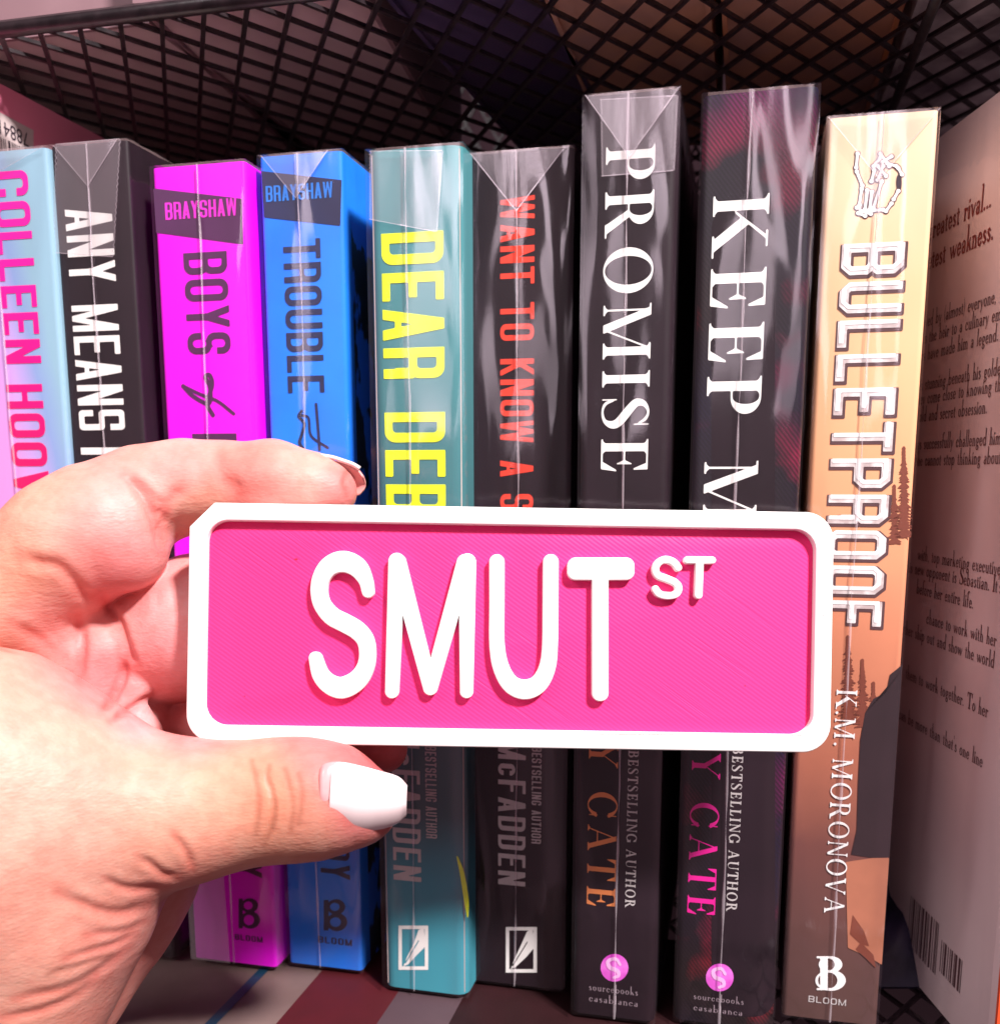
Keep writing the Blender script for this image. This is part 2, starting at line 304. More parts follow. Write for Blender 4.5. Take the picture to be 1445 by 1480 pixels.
# lower-case roman: x-height .47, stems s, hairlines t
def lower(ch,X,Y):
    s=.085; t=.03; x=.47
    B=lambda a,b,c,d: bx(X,Y,a,b,c,d)
    sl=lambda a,y: B(a-.045,y-t/2,a+s+.045,y+t/2)
    st=lambda a,y0,y1: U(B(a,y0,a+s,y1),sl(a,y0+t/2),B(a-.045,y1-t,a+s,y1))
    ring=lambda cx,w: S(el(X,Y,cx,x/2,w,x/2+.01),el(X,Y,cx,x/2,w-s,x/2-t))
    arch=lambda a,b: S(I(el(X,Y,(a+b)/2+.02,x-.17,(b-a)/2+.02,.18),B(a,x-.17,b+s,x+.1)),el(X,Y,(a+b)/2,x-.17,(b-a)/2-s*.55,.14))
    if ch=='i': return U(st(.06,0,x),el(X,Y,.10,.66,.055,.055)),.22
    if ch=='l': return st(.06,0,1),.22
    if ch=='o': return ring(.22,.20),.46
    if ch in 'ce':
        f=S(ring(.21,.19),B(.22,.12,1,.30 if ch=='c' else .235)); 
        return (U(f,B(.05,.235,.36,.265)) if ch=='e' else U(f,el(X,Y,.34,.34,.05,.05))),.42
    if ch in 'bpdqg':
        r=ring(.27 if ch in 'bp' else .22,.20)
        if ch=='b': return U(st(.05,0,1),r),.52
        if ch=='p': return U(st(.05,-.28,x),r),.52
        if ch=='d': return U(st(.34,0,1),r),.5
        if ch=='q': return U(st(.34,-.28,x),r),.5
        return mn(S(el(X,Y,.2,.31,.165,.165),el(X,Y,.2,.31,.085,.12)),mn(path(X,Y,[(.13,.17,.02),(.08,.10,.025),(.14,.04,.035),(.30,.0,.04),(.36,-.10,.035),(.27,-.21,.025),(.12,-.20,.025),(.06,-.11,.03),(.14,-.01,.02)],n=4),bx(X,Y,.30,.40,.43,.435))),.44
    if ch=='a': return U(S(el(X,Y,.18,.13,.15,.14),el(X,Y,.19,.13,.07,.10)),B(.26,0,.26+s,.36),S(I(el(X,Y,.2,.34,.15,.14),B(0,.32,1,1)),el(X,Y,.18,.34,.09,.11))),.42
    if ch in 'nhm':
        f=U(st(.06,0,x if ch!='h' else 1),arch(.06,.34),B(.32,0,.32+s,.32),sl(.32,t/2)); 
        if ch=='m': return U(f,arch(.34,.62),B(.60,0,.60+s,.32),sl(.60,t/2)),.76
        return f,.48
    if ch=='u': return U(B(.06,.12,.06+s,x),B(.01,x-t,.1,x),st(.33,0,x),S(I(el(X,Y,.22,.16,.16,.17),B(0,-.1,1,.16)),el(X,Y,.24,.16,.09,.13))),.48
    if ch=='r': return U(st(.06,0,x),el(X,Y,.29,.39,.055,.06),B(.14,.40,.27,.45)),.36
    if ch=='f': return U(st(.08,0,.85),I(S(el(X,Y,.24,.82,.16,.17),el(X,Y,.26,.82,.09,.13)),B(0,.82,.36,1)),B(0,x-t,.27,x)),.30
    if ch=='t': return U(B(.08,.06,.08+s,.62),B(0,x-t,.27,x),B(.1,0,.25,.05)),.29
    if ch=='s': return path(X,Y,[(.28,.37,.02),(.18,.455,.025),(.07,.37,.04),(.17,.25,.045),(.28,.13,.04),(.17,.01,.025),(.05,.09,.02)],n=4),.35
    if ch=='k': return U(st(.06,0,1),poly(X,Y,[(.15,.2),(.18,.2),(.38,x),(.33,x)]),poly(X,Y,[(.18,.28),(.26,.34),(.46,0),(.34,0)])),.48
    if ch in 'vyw':
        def vee(o): return U(poly(X,Y,[(o,x),(o+.10,x),(o+.23,0),(o+.18,0)]),poly(X,Y,[(o+.36,x),(o+.40,x),(o+.23,0),(o+.18,0)]))
        if ch=='v': return vee(0),.42
        if ch=='w': return U(vee(0),vee(.28)),.70
        return U(vee(0),poly(X,Y,[(.19,.04),(.23,.04),(.12,-.26),(.05,-.26)])),.42
    if ch=='x': return U(cap(X,Y,.06,0,.34,x,.02),cap(X,Y,.06,x,.34,0,.04)),.42
    if ch==',': return U(el(X,Y,.08,.04,.05,.05),cap(X,Y,.1,.03,.05,-.1,.02)),.2
    if ch=="'": return cap(X,Y,.07,.95,.06,.75,.03,.015),.15
    if ch in '()': 
        q=1 if ch=='(' else -1
        return path(X,Y,[(.1+.08*q,.95,.012),(.1-.05*q,.4,.03),(.1+.08*q,-.15,.012)],n=5),.22
    return el(X,Y,.08,.05,.05,.05),.2
_gc={}
def glyph(font,ch,grow=0):
    k=(repr(font),ch,grow)
    if k in _gc: return _gc[k]
    kind=font[0]; res=font[1] if len(font)>1 and kind!='sans' else 1/48
    if kind=='sans':
        _,w,s,h,c,chm=font; f=lambda X,Y: sans(ch,X,Y,w,s,h,c,chm)-grow; adv=w*SW.get(ch,1)
        if ch=='I': adv=s
        V,T,l=shape(f,-.12,-.12,w*1.5+.12,1.12,1/56)
    else:
        fn=serif if (ch.isupper() or kind=='serif') else lower
        kw={} if fn is lower else font[2]
        _,adv=fn(ch,np.zeros((1,1)),np.zeros((1,1)),**kw)
        V,T,l=shape(lambda X,Y: fn(ch,X,Y,**kw)[0]-grow,-.15,-.35,1.35,1.15,res)
    _gc[k]=(V,T,l,adv); return _gc[k]
def layout(font,txt,track,grow=0):
    x=0; V=[]; T=[]
    for ch in txt:
        if ch==' ': x+=.34 if font[0]!='sans' else font[1]*.6; x+=track; continue
        v,t,l,a=glyph(font,ch,grow); o=len(V)
        V+=[(p[0]+x,p[1]) for p in v]; T+=[tuple(i+o for i in q) for q in t]; x+=a+track
    return V,T,x-track
def text(name,txt,font,P,bs,be,capx,m,parent,y=-.00012,track=.09,vert=True,grow=0,face=None,shift=(0,0)):
    """bs / be: baseline start and end in the photograph, capx: end of the cap height there; laid on plane P"""
    V,T,wd=layout(font,txt,track,grow)
    a=P.loc(*bs); b=P.loc(*be); c=P.loc(*capx)
    if vert: sx=(a[1]-b[1])/wd; sy=c[0]-a[0]; pts=[(a[0]+v[1]*sy+shift[0],y,a[1]-v[0]*sx+shift[1]) for v in V]
    else: sx=(b[0]-a[0])/wd; sy=c[1]-a[1]; pts=[(a[0]+v[0]*sx+shift[0],y,a[1]+v[1]*sy+shift[1]) for v in V]
    return mesh(name,pts,T,m,parent)
def art(name,field,bb,P,m,parent,y=-.00010,res=1.2):
    """flat print whose outline is measured in the photograph and laid on plane P"""
    V,T,l=shape(field,*bb,res); pts=[]
    wmax=getattr(P,'w',9)
    for p in V: q=P.loc(*p); pts.append((min(max(q[0],-.0002 if wmax<9 else -9),wmax+.0002),y,q[1]))
    return mesh(name,pts,[t[::-1] for t in T],m,parent)
# ---------------------------------------------------------------- the rack
TH = math.radians(13.6)
ROW = Vector((math.cos(TH), -math.sin(TH), 0)); DEP = Vector((math.sin(TH), math.cos(TH), 0))
iron = grain(mat('black_iron',(.01,.006,.008),.33,.6),(.008,.004,.006),(.03,.018,.022),300,4,bump=.2)
dark = grain(mat('dark_wall',(.02,.01,.012),.9,.1),(.010,.004,.006),(.022,.010,.014),6)
def strands(parent, o, s0, s1, t0, t1, pitch, half, axis, wd, th, m, back=False):
    """expanded-metal strands clipped to a rectangle; o origin, (s,t) local axes in parent x,y (or x,z when back)"""
    for sg in (1,-1):
        a=axis+sg*half; dx,dy=math.sin(a),math.cos(a)
        if abs(dx)<1e-6: continue
        k0=int((s0-(t1-t0)*abs(dx/dy))/pitch)-2; k1=int((s1+(t1-t0)*abs(dx/dy))/pitch)+2
        for k in range(k0,k1):
            x0=k*pitch; # passes (x0,t0)
            ts=sorted([(s0-x0)/dx*dy+t0,(s1-x0)/dx*dy+t0]); a0=max(t0,ts[0]); a1=min(t1,ts[1])
            if a1-a0<pitch*.3: continue
            p=[]; n=3
            A=Vector((x0+(a0-t0)*dx/dy,a0)); B_=Vector((x0+(a1-t0)*dx/dy,a1)); d=(B_-A).normalized(); q=Vector((-d.y,d.x))*wd/2
            z=th*.9*sg*.5
            c=[A-q,A+q,B_+q,B_-q]
            V=[(v.x,v.y,z-th/2) for v in c]+[(v.x,v.y,z+th/2) for v in c]
            if back: V=[(v[0],v[2],v[1]) for v in V]
            mesh('mesh_strand',V,[(0,3,2,1),(4,5,6,7),(0,1,5,4),(1,2,6,5),(2,3,7,6),(3,0,4,7)],m,parent)
ZS = H+.107
p0 = on_z(0,36,ZS+.002)          # the front rim of the upper shelf
ush = empty('wire_shelf', (p0.x,p0.y,ZS), -TH); tag(ush,'black expanded metal wire shelf overhead with a round front rim','wire shelf')
strands(ush,None,-.16,.42,.0,.235,.0110,math.radians(31),0,.00115,.0009,iron)
tube('front_rim',[(-.16,0,.001),(.42,0,.001)],.0019,iron,ush); tube('back_rim',[(-.16,.236,.001),(.42,.236,.001)],.0019,iron,ush)
for x in (-.16,.42): tube('side_rim',[(x,0,.001),(x,.236,.001)],.0019,iron,ush)
for x in (.218,): tube('support_rod',[(x,0,-.0025),(x,.236,-.0025)],.0013,iron,ush)
f0 = on_z(690,1417,0)
low = empty('wire_shelf', (f0.x,f0.y,-.003), -TH); tag(low,'black expanded metal shelf under the standing books','wire shelf')
strands(low,None,-.2,.26,-.06,.19,.0103,math.radians(31),0,.0011,.0009,iron)
tube('front_rim',[(-.2,-.06,-.002),(.26,-.06,-.002)],.0025,iron,low); tube('back_rim',[(-.2,.19,-.002),(.26,.19,-.002)],.0025,iron,low)
bk = empty('mesh_back_panel', (p0.x,p0.y,0), -TH); tag(bk,'black expanded metal back panel closing the rack behind the books','rack panel')
strands(bk,None,-.16,.42,-.02,.42,.0103,math.radians(31),0,.0011,.0009,iron,back=True)
for o in bk.children: o.location=(0,.24,0)
for x in (-.16,.42): tube('upright',[(x,.245,-.3),(x,.245,.42)],.004,iron,bk)
V,Fc=boxm(-1.2,.75,-.8,1.4,.78,1.2); mesh('wall',V,Fc,dark,kind='structure')
V,Fc=boxm(-1.2,-.2,-.45,1.4,.75,-.42); mesh('floor',V,Fc,dark,kind='structure')
# ---------------------------------------------------------------- things on the upper shelf, seen through the mesh
def col_mat(n,a,b,sc_=40,rough=.5,st=(1,1,1)): return grain(mat(n,a,rough),a,b,sc_,5,stretch=st)
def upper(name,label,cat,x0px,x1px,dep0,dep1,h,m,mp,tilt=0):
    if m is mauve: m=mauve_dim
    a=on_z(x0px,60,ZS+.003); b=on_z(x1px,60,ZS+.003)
    sa=(a-p0).dot(ROW); sb=(b-p0).dot(ROW)
    r=empty(name,(p0+ROW*sa+DEP*dep0).xy.to_3d()+Vector((0,0,ZS+.0032)),-TH+tilt); tag(r,label,cat)
    wd=sb-sa; dp=dep1-dep0
    box('cover',(0,0,0,.0012,dp,h),m,r); box('cover',(wd-.0012,0,0,wd,dp,h),m,r); box('spine',(.0012,0,0,wd-.0012,.0012,h),m,r)
    box('page_block',(.0012,.0012,.001,wd-.0012,dp-.002,h-.003),mp,r)
    return r
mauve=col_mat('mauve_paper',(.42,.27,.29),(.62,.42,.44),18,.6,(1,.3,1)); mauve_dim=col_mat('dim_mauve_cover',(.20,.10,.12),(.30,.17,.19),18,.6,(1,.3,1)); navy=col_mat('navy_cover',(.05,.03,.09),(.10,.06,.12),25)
tan=col_mat('tan_cover',(.60,.28,.18),(.35,.2,.2),30); rust=col_mat('rust_cover',(.70,.25,.10),(.40,.2,.18),25); grey=col_mat('grey_cover',(.9,.8,.85),(.2,.14,.2),55,.2)
pg=grain(mat('page_paper',(.6,.5,.45),.8,.2),(.50,.38,.36),(.66,.54,.50),900,3,stretch=(1,.02,.02))
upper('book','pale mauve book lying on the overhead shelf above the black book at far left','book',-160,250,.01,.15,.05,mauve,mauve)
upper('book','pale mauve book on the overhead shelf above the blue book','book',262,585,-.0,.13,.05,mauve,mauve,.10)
upper('book','dark navy book on the overhead shelf above the teal book','book',600,800,.004,.2,.16,navy,navy,-.06)
upper('book','tan and brown book on the overhead shelf above the first tall black book','book',812,1030,.0,.14,.17,tan,tan)
upper('book','rust coloured book on the overhead shelf above the orange book','book',1045,1290,.006,.15,.17,rust,tan)
upper('book','grey plastic wrapped book on the overhead shelf at the right edge','book',1305,1600,.0,.16,.17,grey,grey)
# ---------------------------------------------------------------- books
film=film_mat('shrink_film'); film2=film_mat('film_flap',haze=.07,gloss=.10,rough=.18); seamm=film_mat('film_seam',haze=.22,gloss=.3,rough=.2)
GRP='shrink-wrapped books standing in a row on the shelf'
class Bk: pass
def book(label,TL,TR,yb,cover_m,depth=.132,side_m=None,seam=.5,flap=None,flapw=(.0,1.0),tape=None,wrinkle=1.0,seed=0,round_=.0012,hand_h=None):
    rl=ray(*TL); 
    e=math.atan2((yb-CY),F)+PITCH
    D=H/math.tan(e)                                   # horizontal forward distance of the foot
    t=D/rl.y; top=Vector((0,0,H))+rl*t; o=Vector((top.x,top.y,0))
    P=Plane(o,ROW); xr,zr=P.loc(*TR); wd=xr; h=top.z
    r=empty('book',o,-TH); tag(r,label,'book',GRP)
    sm=side_m or cover_m; ct=.0006
    # cover: spine with rounded edges and two boards, one bent sheet
    V=[];Fc=[]; prof=[]
    def arc(cx,cy,a0,a1,rr): 
        for k in range(5): a=math.radians(a0+(a1-a0)*k/4); prof.append((cx+rr*math.cos(a),cy+rr*math.sin(a)))
    rr=round_
    prof.append((0,depth)); arc(rr,rr,180,270,rr); arc(wd-rr,rr,270,360,rr); prof.append((wd,depth))
    n=len(prof); inn=[(min(max(x,ct),wd-ct),max(y,ct)) for x,y in prof]
    for z in (0,h): V+=[(x,y,z) for x,y in prof]
    for z in (0,h): V+=[(x,y,z) for x,y in inn]
    for i in range(n-1):
        Fc.append((i,i+1,n+i+1,n+i)); Fc.append((2*n+i+1,2*n+i,3*n+i,3*n+i+1)); Fc.append((i+1,i,2*n+i,2*n+i+1)); Fc.append((n+i,n+i+1,3*n+i+1,3*n+i))
    cv=mesh('cover',V,Fc,cover_m,r); cv.data.polygons.foreach_set('use_smooth',[True]*len(Fc)); cv.data.materials.append(sm)
    md=cv.modifiers.new('e','EDGE_SPLIT'); md.split_angle=math.radians(35)
    box('page_block',(ct+.0002,ct+.0002,.0005,wd-ct-.0002,depth-.001,h-.0006),pg,r)
    # shrink wrap: rippled sheet over spine, sides, top and foot
    rng=np.random.RandomState(seed+11); nx,nz=26,110; V=[];Fc=[]
    ph=rng.rand(12)*6.28; am=rng.rand(12)
    def rip(u,v):
        s_=0
        for k in range(4): s_+=am[k]*math.sin((5+4*k)*u*(1+.3*math.sin(3*v+ph[k]))+ph[k+4]+2.2*math.sin(2.3*v*(k+1)+ph[k+8]))/ (1+k)
        edge=min(u,1-u)*min(1,8*min(v,1-v)+.1)
        return .00024*wrinkle*s_*min(1,edge*5)
    ex=.0003
    for j in range(nz+1):
        v=j/nz; z=-.0003+(h+.0007)*v
        for i in range(nx+1):
            u=i/nx; V.append((-ex+(wd+2*ex)*u, -.0005+rip(u,v)*.8, z))
    for j in range(nz):
        for i in range(nx): a=j*(nx+1)+i; Fc.append((a,a+1,a+nx+2,a+nx+1))
    o_=len(V); y1=depth+.001
    top_=nz*(nx+1)
    V+=[(-ex,y1,-.0003),(wd+ex,y1,-.0003),(wd+ex,y1,h+.0004),(-ex,y1,h+.0004)]
    Fc+=[(nx,o_+1,o_+2,top_+nx),(o_,0,top_,o_+3),(top_,top_+nx,o_+2,o_+3)]
    sh=mesh('shrink_wrap',V,Fc,film,r,smooth=True); md=sh.modifiers.new('e','EDGE_SPLIT'); md.split_angle=math.radians(50)
    if seam:
        V=[];Fc=[]; sp=seam*wd; nn=90; ws=.00022
        for j in range(nn+1):
            v=j/nn; z=h*v; x=sp+.0005*math.sin(4*v+seed)+.00010*math.sin(23*v+seed*2)+.00004*math.sin(71*v)
            w_=ws*(1+.5*math.sin(40*v+seed)+.3*math.sin(97*v))
            V+=[(x-w_,-.0007,z),(x,-.0011,z),(x+w_,-.0007,z)]
        for j in range(nn):
            a=j*3; Fc+=[(a,a+1,a+4,a+3),(a+1,a+2,a+5,a+4)]
        mesh('wrap_seam',V,Fc,seamm,sh,smooth=True)
    if flap:      # folded gusset: triangle hanging from the top edge
        d=flap; x0,x1=wd*flapw[0],wd*flapw[1]; xm=wd*(seam or .5)
        mesh('wrap_fold',[(x0,-.0009,h),(x1,-.0009,h),(xm,-.0011,h-d),(xm,-.0015,h)],[(0,2,3),(3,2,1)],film2,sh)
        for (xa,xb) in ((x0,xm),(x1,xm)):
            mesh('fold_crease',[(xa-.0001,-.00115,h),(xa+.00018,-.00115,h),(xb+.0001,-.00135,h-d),(xb-.0001,-.00135,h-d)],[(0,1,2,3)],seamm,sh)
    P.w=wd; b=Bk(); b.r=r; b.P=P; b.w=wd; b.h=h; b.sh=sh; b.film=sh
    if tape:      # square-cut second layer of film with pinked edges, tape=(px quad)
        q=[P.loc(*p) for p in tape]; V=[]; n=34
        def edge(a,bb,zig):
            out=[]
            for k in range(n):
                t_=k/n; x=a[0]+(bb[0]-a[0])*t_; z=a[1]+(bb[1]-a[1])*t_; 
                if zig: x+=.0004*(k%2)
                out.append((x,-.0008,z))
            return out
        V=edge(q[0],q[1],0)+edge(q[1],q[2],1)+edge(q[2],q[3],0)+edge(q[3],q[0],1)
        mesh('film_patch',V,[tuple(range(len(V)))],film2,sh)
        for a_,b_ in ((0,1),(1,2),(2,3),(3,0)):
            pa,pb=q[a_],q[b_]; dx,dz=pb[0]-pa[0],pb[1]-pa[1]; l_=math.hypot(dx,dz); nxn,nzn=-dz/l_*.00009,dx/l_*.00009
            V=[];Fc=[]
            for k in range(41):
                t_=k/40; zg=(.0004*(k%2)) if a_%2 else 0
                V+=[(pa[0]+dx*t_-nxn+zg,-.0010,pa[1]+dz*t_-nzn),(pa[0]+dx*t_+nxn+zg,-.0010,pa[1]+dz*t_+nzn)]
                if k: c=2*k; Fc.append((c-2,c-1,c+1,c))
            mesh('patch_edge',V,Fc,seamm,sh)
    return b
def ink(n,c,rough=.45): return grain(mat(n,c,rough),c,tuple(x*.82 for x in c),120,3,(.4,.8))
white=ink('white_ink',(.85,.82,.80)); blackink=ink('dark_ink',(.035,.02,.035)); 
blackc=grain(mat('black_cover',(.02,.012,.018),.5,.3),(.008,.003,.006),(.017,.007,.013),40,5)
GT=('sans',.50,.15,.125,.20,False); GN=('sans',.40,.13,.11,.17,False); GA=('sans',.56,.17,.12,.1,False)
SR=('serif',1/52,dict(s=.16,t=.035,e=.08)); SL=('serif',1/40,dict(s=.13,t=.05,e=.075)); SLB=('serif',1/36,dict(s=.17,t=.07,e=.085))
LW=('lower',1/30,dict(s=.13,t=.05,e=.07))
# -- pale blue and lilac book, cut by the left edge
lil=ramp_mat('lilac_blue_cover',[(.45,(.75,.32,.74)),(.66,(.55,.36,.78)),(.84,(.24,.34,.62)),(1,(.26,.44,.56))],.09,.29,tilt=28,mottle=.16)
b=book('pale blue and lilac book with a hot pink title, at the left edge',(-62,224),(67,212),1362,lil,seam=.40,seed=1,flap=.006)
hot=ramp_mat('pink_red_ink',[(0,(.55,.03,.45)),(.44,(.62,.02,.42)),(.56,(.88,.01,.09)),(.72,(.90,.0,.16)),(.9,(.92,.0,.34)),(1,(.92,.0,.36))],0,.2)
CF=('sans',.62,.19,.15,.22,False)
text('title','COLLEEN',CF,b.P,(-12,249),(6,526),(40,249),hot,b.r,track=.13)
text('title','HOOVER',CF,b.P,(9,556),(24,792),(61,556),hot,b.r,track=.13)
# -- black book, white title
b=book('black book with white capital title, right of the pale blue book',(72,212),(184,203),1372,blackc,seam=.5,flap=.010,flapw=(.08,.9),seed=2,tape=[(84,210),(176,202),(166,372),(80,366)])
text('title','ANY MEANS',GA,b.P,(94,303),(115,622),(162,303),white,b.r,track=.13)
text('title','NECESSARY',GA,b.P,(117,647),(140,985),(184,647),white,b.r,track=.13)
# -- magenta book
mag=grain(mat('magenta_cover',(.9,.0,.80),.35),(.92,.0,.78),(.88,.0,.88),30)
b=book('bright magenta book with a dark title band, above the index finger',(219,243),(353,230),1384,mag,seam=.5,seed=3,side_m=None)
band=ink('dark_band_ink',(.08,.012,.08))
art('title_band',lambda X,Y: poly(X,Y,[(222,272),(350,287),(352,353),(226,336)]),(210,260,365,365),b.P,band,b.r)
mg2=ink('magenta_ink',(.85,.02,.62))
text('series_name','BRAYSHAW',GN,b.P,(240,318),(344,331),(240,293),mg2,b.r,vert=False,track=.07,y=-.0002)
text('title','BOYS',GT,b.P,(265,366),(281,512),(328,366),band,b.r,track=.12)
art('script_word',lambda X,Y: U(path(X,Y,[(265,558),(280,573),(302,583),(304,560),(297,545),(303,542),(307,556),(300,583),(308,600)],3),path(X,Y,[(265,558),(290,570),(315,580),(338,598)],2.4)),(255,535,345,605),b.P,band,b.r,res=.8)
text('title','BRIAR',GT,b.P,(278,627),(300,800),(342,627),band,b.r,track=.12)
text('author','BRANDY',GN,b.P,(330,1100),(345,1266),(372,1100),band,b.r,track=.12)
art('publisher_mark',lambda X,Y: U(bx(X,Y,345,1299,351,1342),S(el(X,Y,361,1309,12,10.5),el(X,Y,359,1309,6.5,6)),S(el(X,Y,362,1330,14,12.5),el(X,Y,360,1330,7.5,7.5))),(335,1290,380,1350),b.P,band,b.r)
text('publisher_name','BLOOM',GT,b.P,(340,1358),(380,1362),(340,1350),band,b.r,vert=False,track=.15)
V=[(-.0006,-.0009,0),(.0112,-.0009,0),(.0105,-.0009,.030),(-.0006,-.0009,.034)]
mesh('wrap_fold',V,[(0,1,2,3)],film_mat('milky_film',haze=.26,gloss=.2,rough=.25),b.sh)
# -- blue book
blue=grain(mat('blue_cover',(.02,.2,.9),.35),(.012,.19,.92),(.015,.27,.95),35)
bluside=grain(mat('blue_brushed',(.02,.2,.9),.4),(.01,.01,.02),(.02,.17,.85),120,8,(.49,.51),stretch=(1,.6,.35))
b=book('vivid blue book with dark title, behind the fingertip',(374,227),(494,219),1391,blue,seam=.46,flap=.010,flapw=(.05,.85),seed=4)
h=b.h; 
mesh('brushed_edge',[(b.w+.00008,.006,0),(b.w+.00008,.125,0),(b.w+.00008,.125,h*.93),(b.w+.00008,.0045,h*.93)],[(0,1,2,3)],bluside,b.r)
bb_=ink('navy_ink',(.015,.02,.075))
art('title_band',lambda X,Y: poly(X,Y,[(378,247),(494,260),(492,326),(382,314)]),(370,240,500,335),b.P,bb_,b.r)
bl2=ink('blue_ink',(.02,.20,.72))
text('series_name','BRAYSHAW',GN,b.P,(385,292),(482,305),(385,269),bl2,b.r,vert=False,track=.07,y=-.0002)
text('title','TROUBLE',GT,b.P,(409,347),(421,568),(463,347),bb_,b.r,track=.10)
art('script_word',lambda X,Y: U(path(X,Y,[(436,594),(432,602),(440,612),(437,626),(433,640),(440,650)],2.2),path(X,Y,[(457,584),(460,620),(462,650)],2),path(X,Y,[(434,600),(446,604),(450,630),(474,647)],1.8)),(425,578,480,658),b.P,bb_,b.r,res=.8)
text('author','BRANDY',GN,b.P,(459,1110),(463,1268),(502,1110),bb_,b.r,track=.12)
art('publisher_mark',lambda X,Y: U(bx(X,Y,468,1301,475,1345),S(el(X,Y,486,1311,13,11),el(X,Y,484,1311,7,6)),S(el(X,Y,487,1333,15,13),el(X,Y,485,1333,8,7))),(460,1295,505,1350),b.P,bb_,b.r)
text('publisher_name','BLOOM',GT,b.P,(460,1362),(509,1366),(460,1353),bb_,b.r,vert=False,track=.15)
# -- teal book
teal=ramp_mat('teal_cover_shaded',[(0,(.05,.30,.38)),(.15,(.04,.25,.33)),(.24,(.03,.10,.12)),(.45,(.04,.13,.15)),(.70,(.055,.19,.21)),(1,(.07,.27,.30))],0,.2,mottle=.05)  # dark middle paints the sign's shadow into the cover, brighter again at the foot
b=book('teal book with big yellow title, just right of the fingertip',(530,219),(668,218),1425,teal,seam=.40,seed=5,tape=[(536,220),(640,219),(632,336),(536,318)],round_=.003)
yel=ink('yellow_ink',(.80,.92,.02))
text('title','DEAR DEBBIE',('sans',.50,.16,.13,.18,False),b.P,(551,338),(560,866),(641,338),yel,b.r,track=.13)
gw=ink('grey_white_ink',(.55,.50,.50))
text('author','McFADDEN',GN,b.P,(565,1052),(567,1271),(606,1052),gw,b.r,track=.13)
text('author_note','NYT BESTSELLING AUTHOR',GN,b.P,(614,1048),(615,1211),(630,1048),gw,b.r,track=.12)
def quill(name,b,x0,y0,x1,y1,m):
    art(name,lambda X,Y: U(S(bx(X,Y,x0,y0,x1,y1),bx(X,Y,x0+5,y0+5,x1-5,y1-5)),I(poly(X,Y,[(x1-6,y0+5),(x1-4,y0+30),(x1-16,y1-22),(x0+14,y1-8),(x0+7,y1-5),(x0+12,y1-18),(x0+22,y0+26),(x1-14,y0+6)]),-cap(X,Y,x0+10,y1-10,x1-14,y0+22,.8))),(x0-3,y0-3,x1+3,y1+3),b.P,m,b.r,res=.8)
quill('publisher_mark',b,576,1338,619,1402,white)
art('yellow_stroke',lambda X,Y: path(X,Y,[(661,1238,1),(668,1262,3.2),(674,1300,3.5),(676,1325,1)]),(650,1225,690,1335),Plane(b.P.o+Vector((0,0,0)),ROW),yel,b.r,y=-.0002)
# -- black book with red title
b=book('black book with narrow red title, right of the teal book',(677,224),(829,214),1416,blackc,seam=.475,flap=.013,flapw=(.03,.93),seed=6,wrinkle=1.6)
red=ink('red_ink',(.78,.045,.02))
text('title','WANT TO KNOW A SECRET',GN,b.P,(723,284),(728,872),(773,284),red,b.r,track=.10)
text('author','McFADDEN',GN,b.P,(720,1070),(722,1278),(760,1070),gw,b.r,track=.13)
text('author_note','NYT BESTSELLING AUTHOR',GN,b.P,(769,1048),(769,1219),(783,1048),gw,b.r,track=.12)
quill('publisher_mark',b,731,1340,776,1406,white)
# -- first tall black book, serif title
b=book('tall black book with wide-spaced white serif title and orange author name',(844,140),(982,131),1463,blackc,seam=.5,flap=.013,flapw=(.02,1.0),seed=7,wrinkle=2.2,tape=[(868,146),(978,140),(973,248),(870,256)],round_=.002)
text('title','PROMISE',SR,b.P,(876,213),(869,682),(947,213),white,b.r,track=.20)
org=ink('orange_ink',(.72,.22,.07))
text('author','EMILY CATE',SR,b.P,(854,905),(854,1309),(897,905),org,b.r,track=.24)
text('author_note','NYT TIMES BESTSELLING AUTHOR',SLB,b.P,(911,960),(910,1312),(926,960),gw,b.r,track=.2)
mglogo=grain(mat('magenta_logo',(.75,.08,.6),.4),(.60,.05,.50),(.85,.20,.75),200)
def orb(b,cx,cy):
    art('publisher_mark',lambda X,Y: el(X,Y,cx,cy,20,20),(cx-24,cy-24,cx+24,cy+24),b.P,mglogo,b.r)
    pk=ink('pale_pink_ink',(.85,.45,.78))
    art('publisher_swirl',lambda X,Y: path(X,Y,[(cx+8,cy-5,2),(cx+2,cy-13,2.2),(cx-9,cy-10,2.6),(cx-7,cy-1,3),(cx+4,cy+4,3),(cx+6,cy+11,2.4),(cx-1,cy+14,2)]),(cx-22,cy-22,cx+22,cy+22),b.P,pk,b.r,y=-.0002,res=.8)
orb(b,888,1399)
gy=ink('grey_ink',(.32,.24,.28))
text('publisher_name','sourcebooks',LW,b.P,(851,1431),(922,1438),(851,1419),gy,b.r,vert=False,track=.1)
text('publisher_name','casablanca',LW,b.P,(851,1447),(922,1454),(851,1435),gy,b.r,vert=False,track=.1)
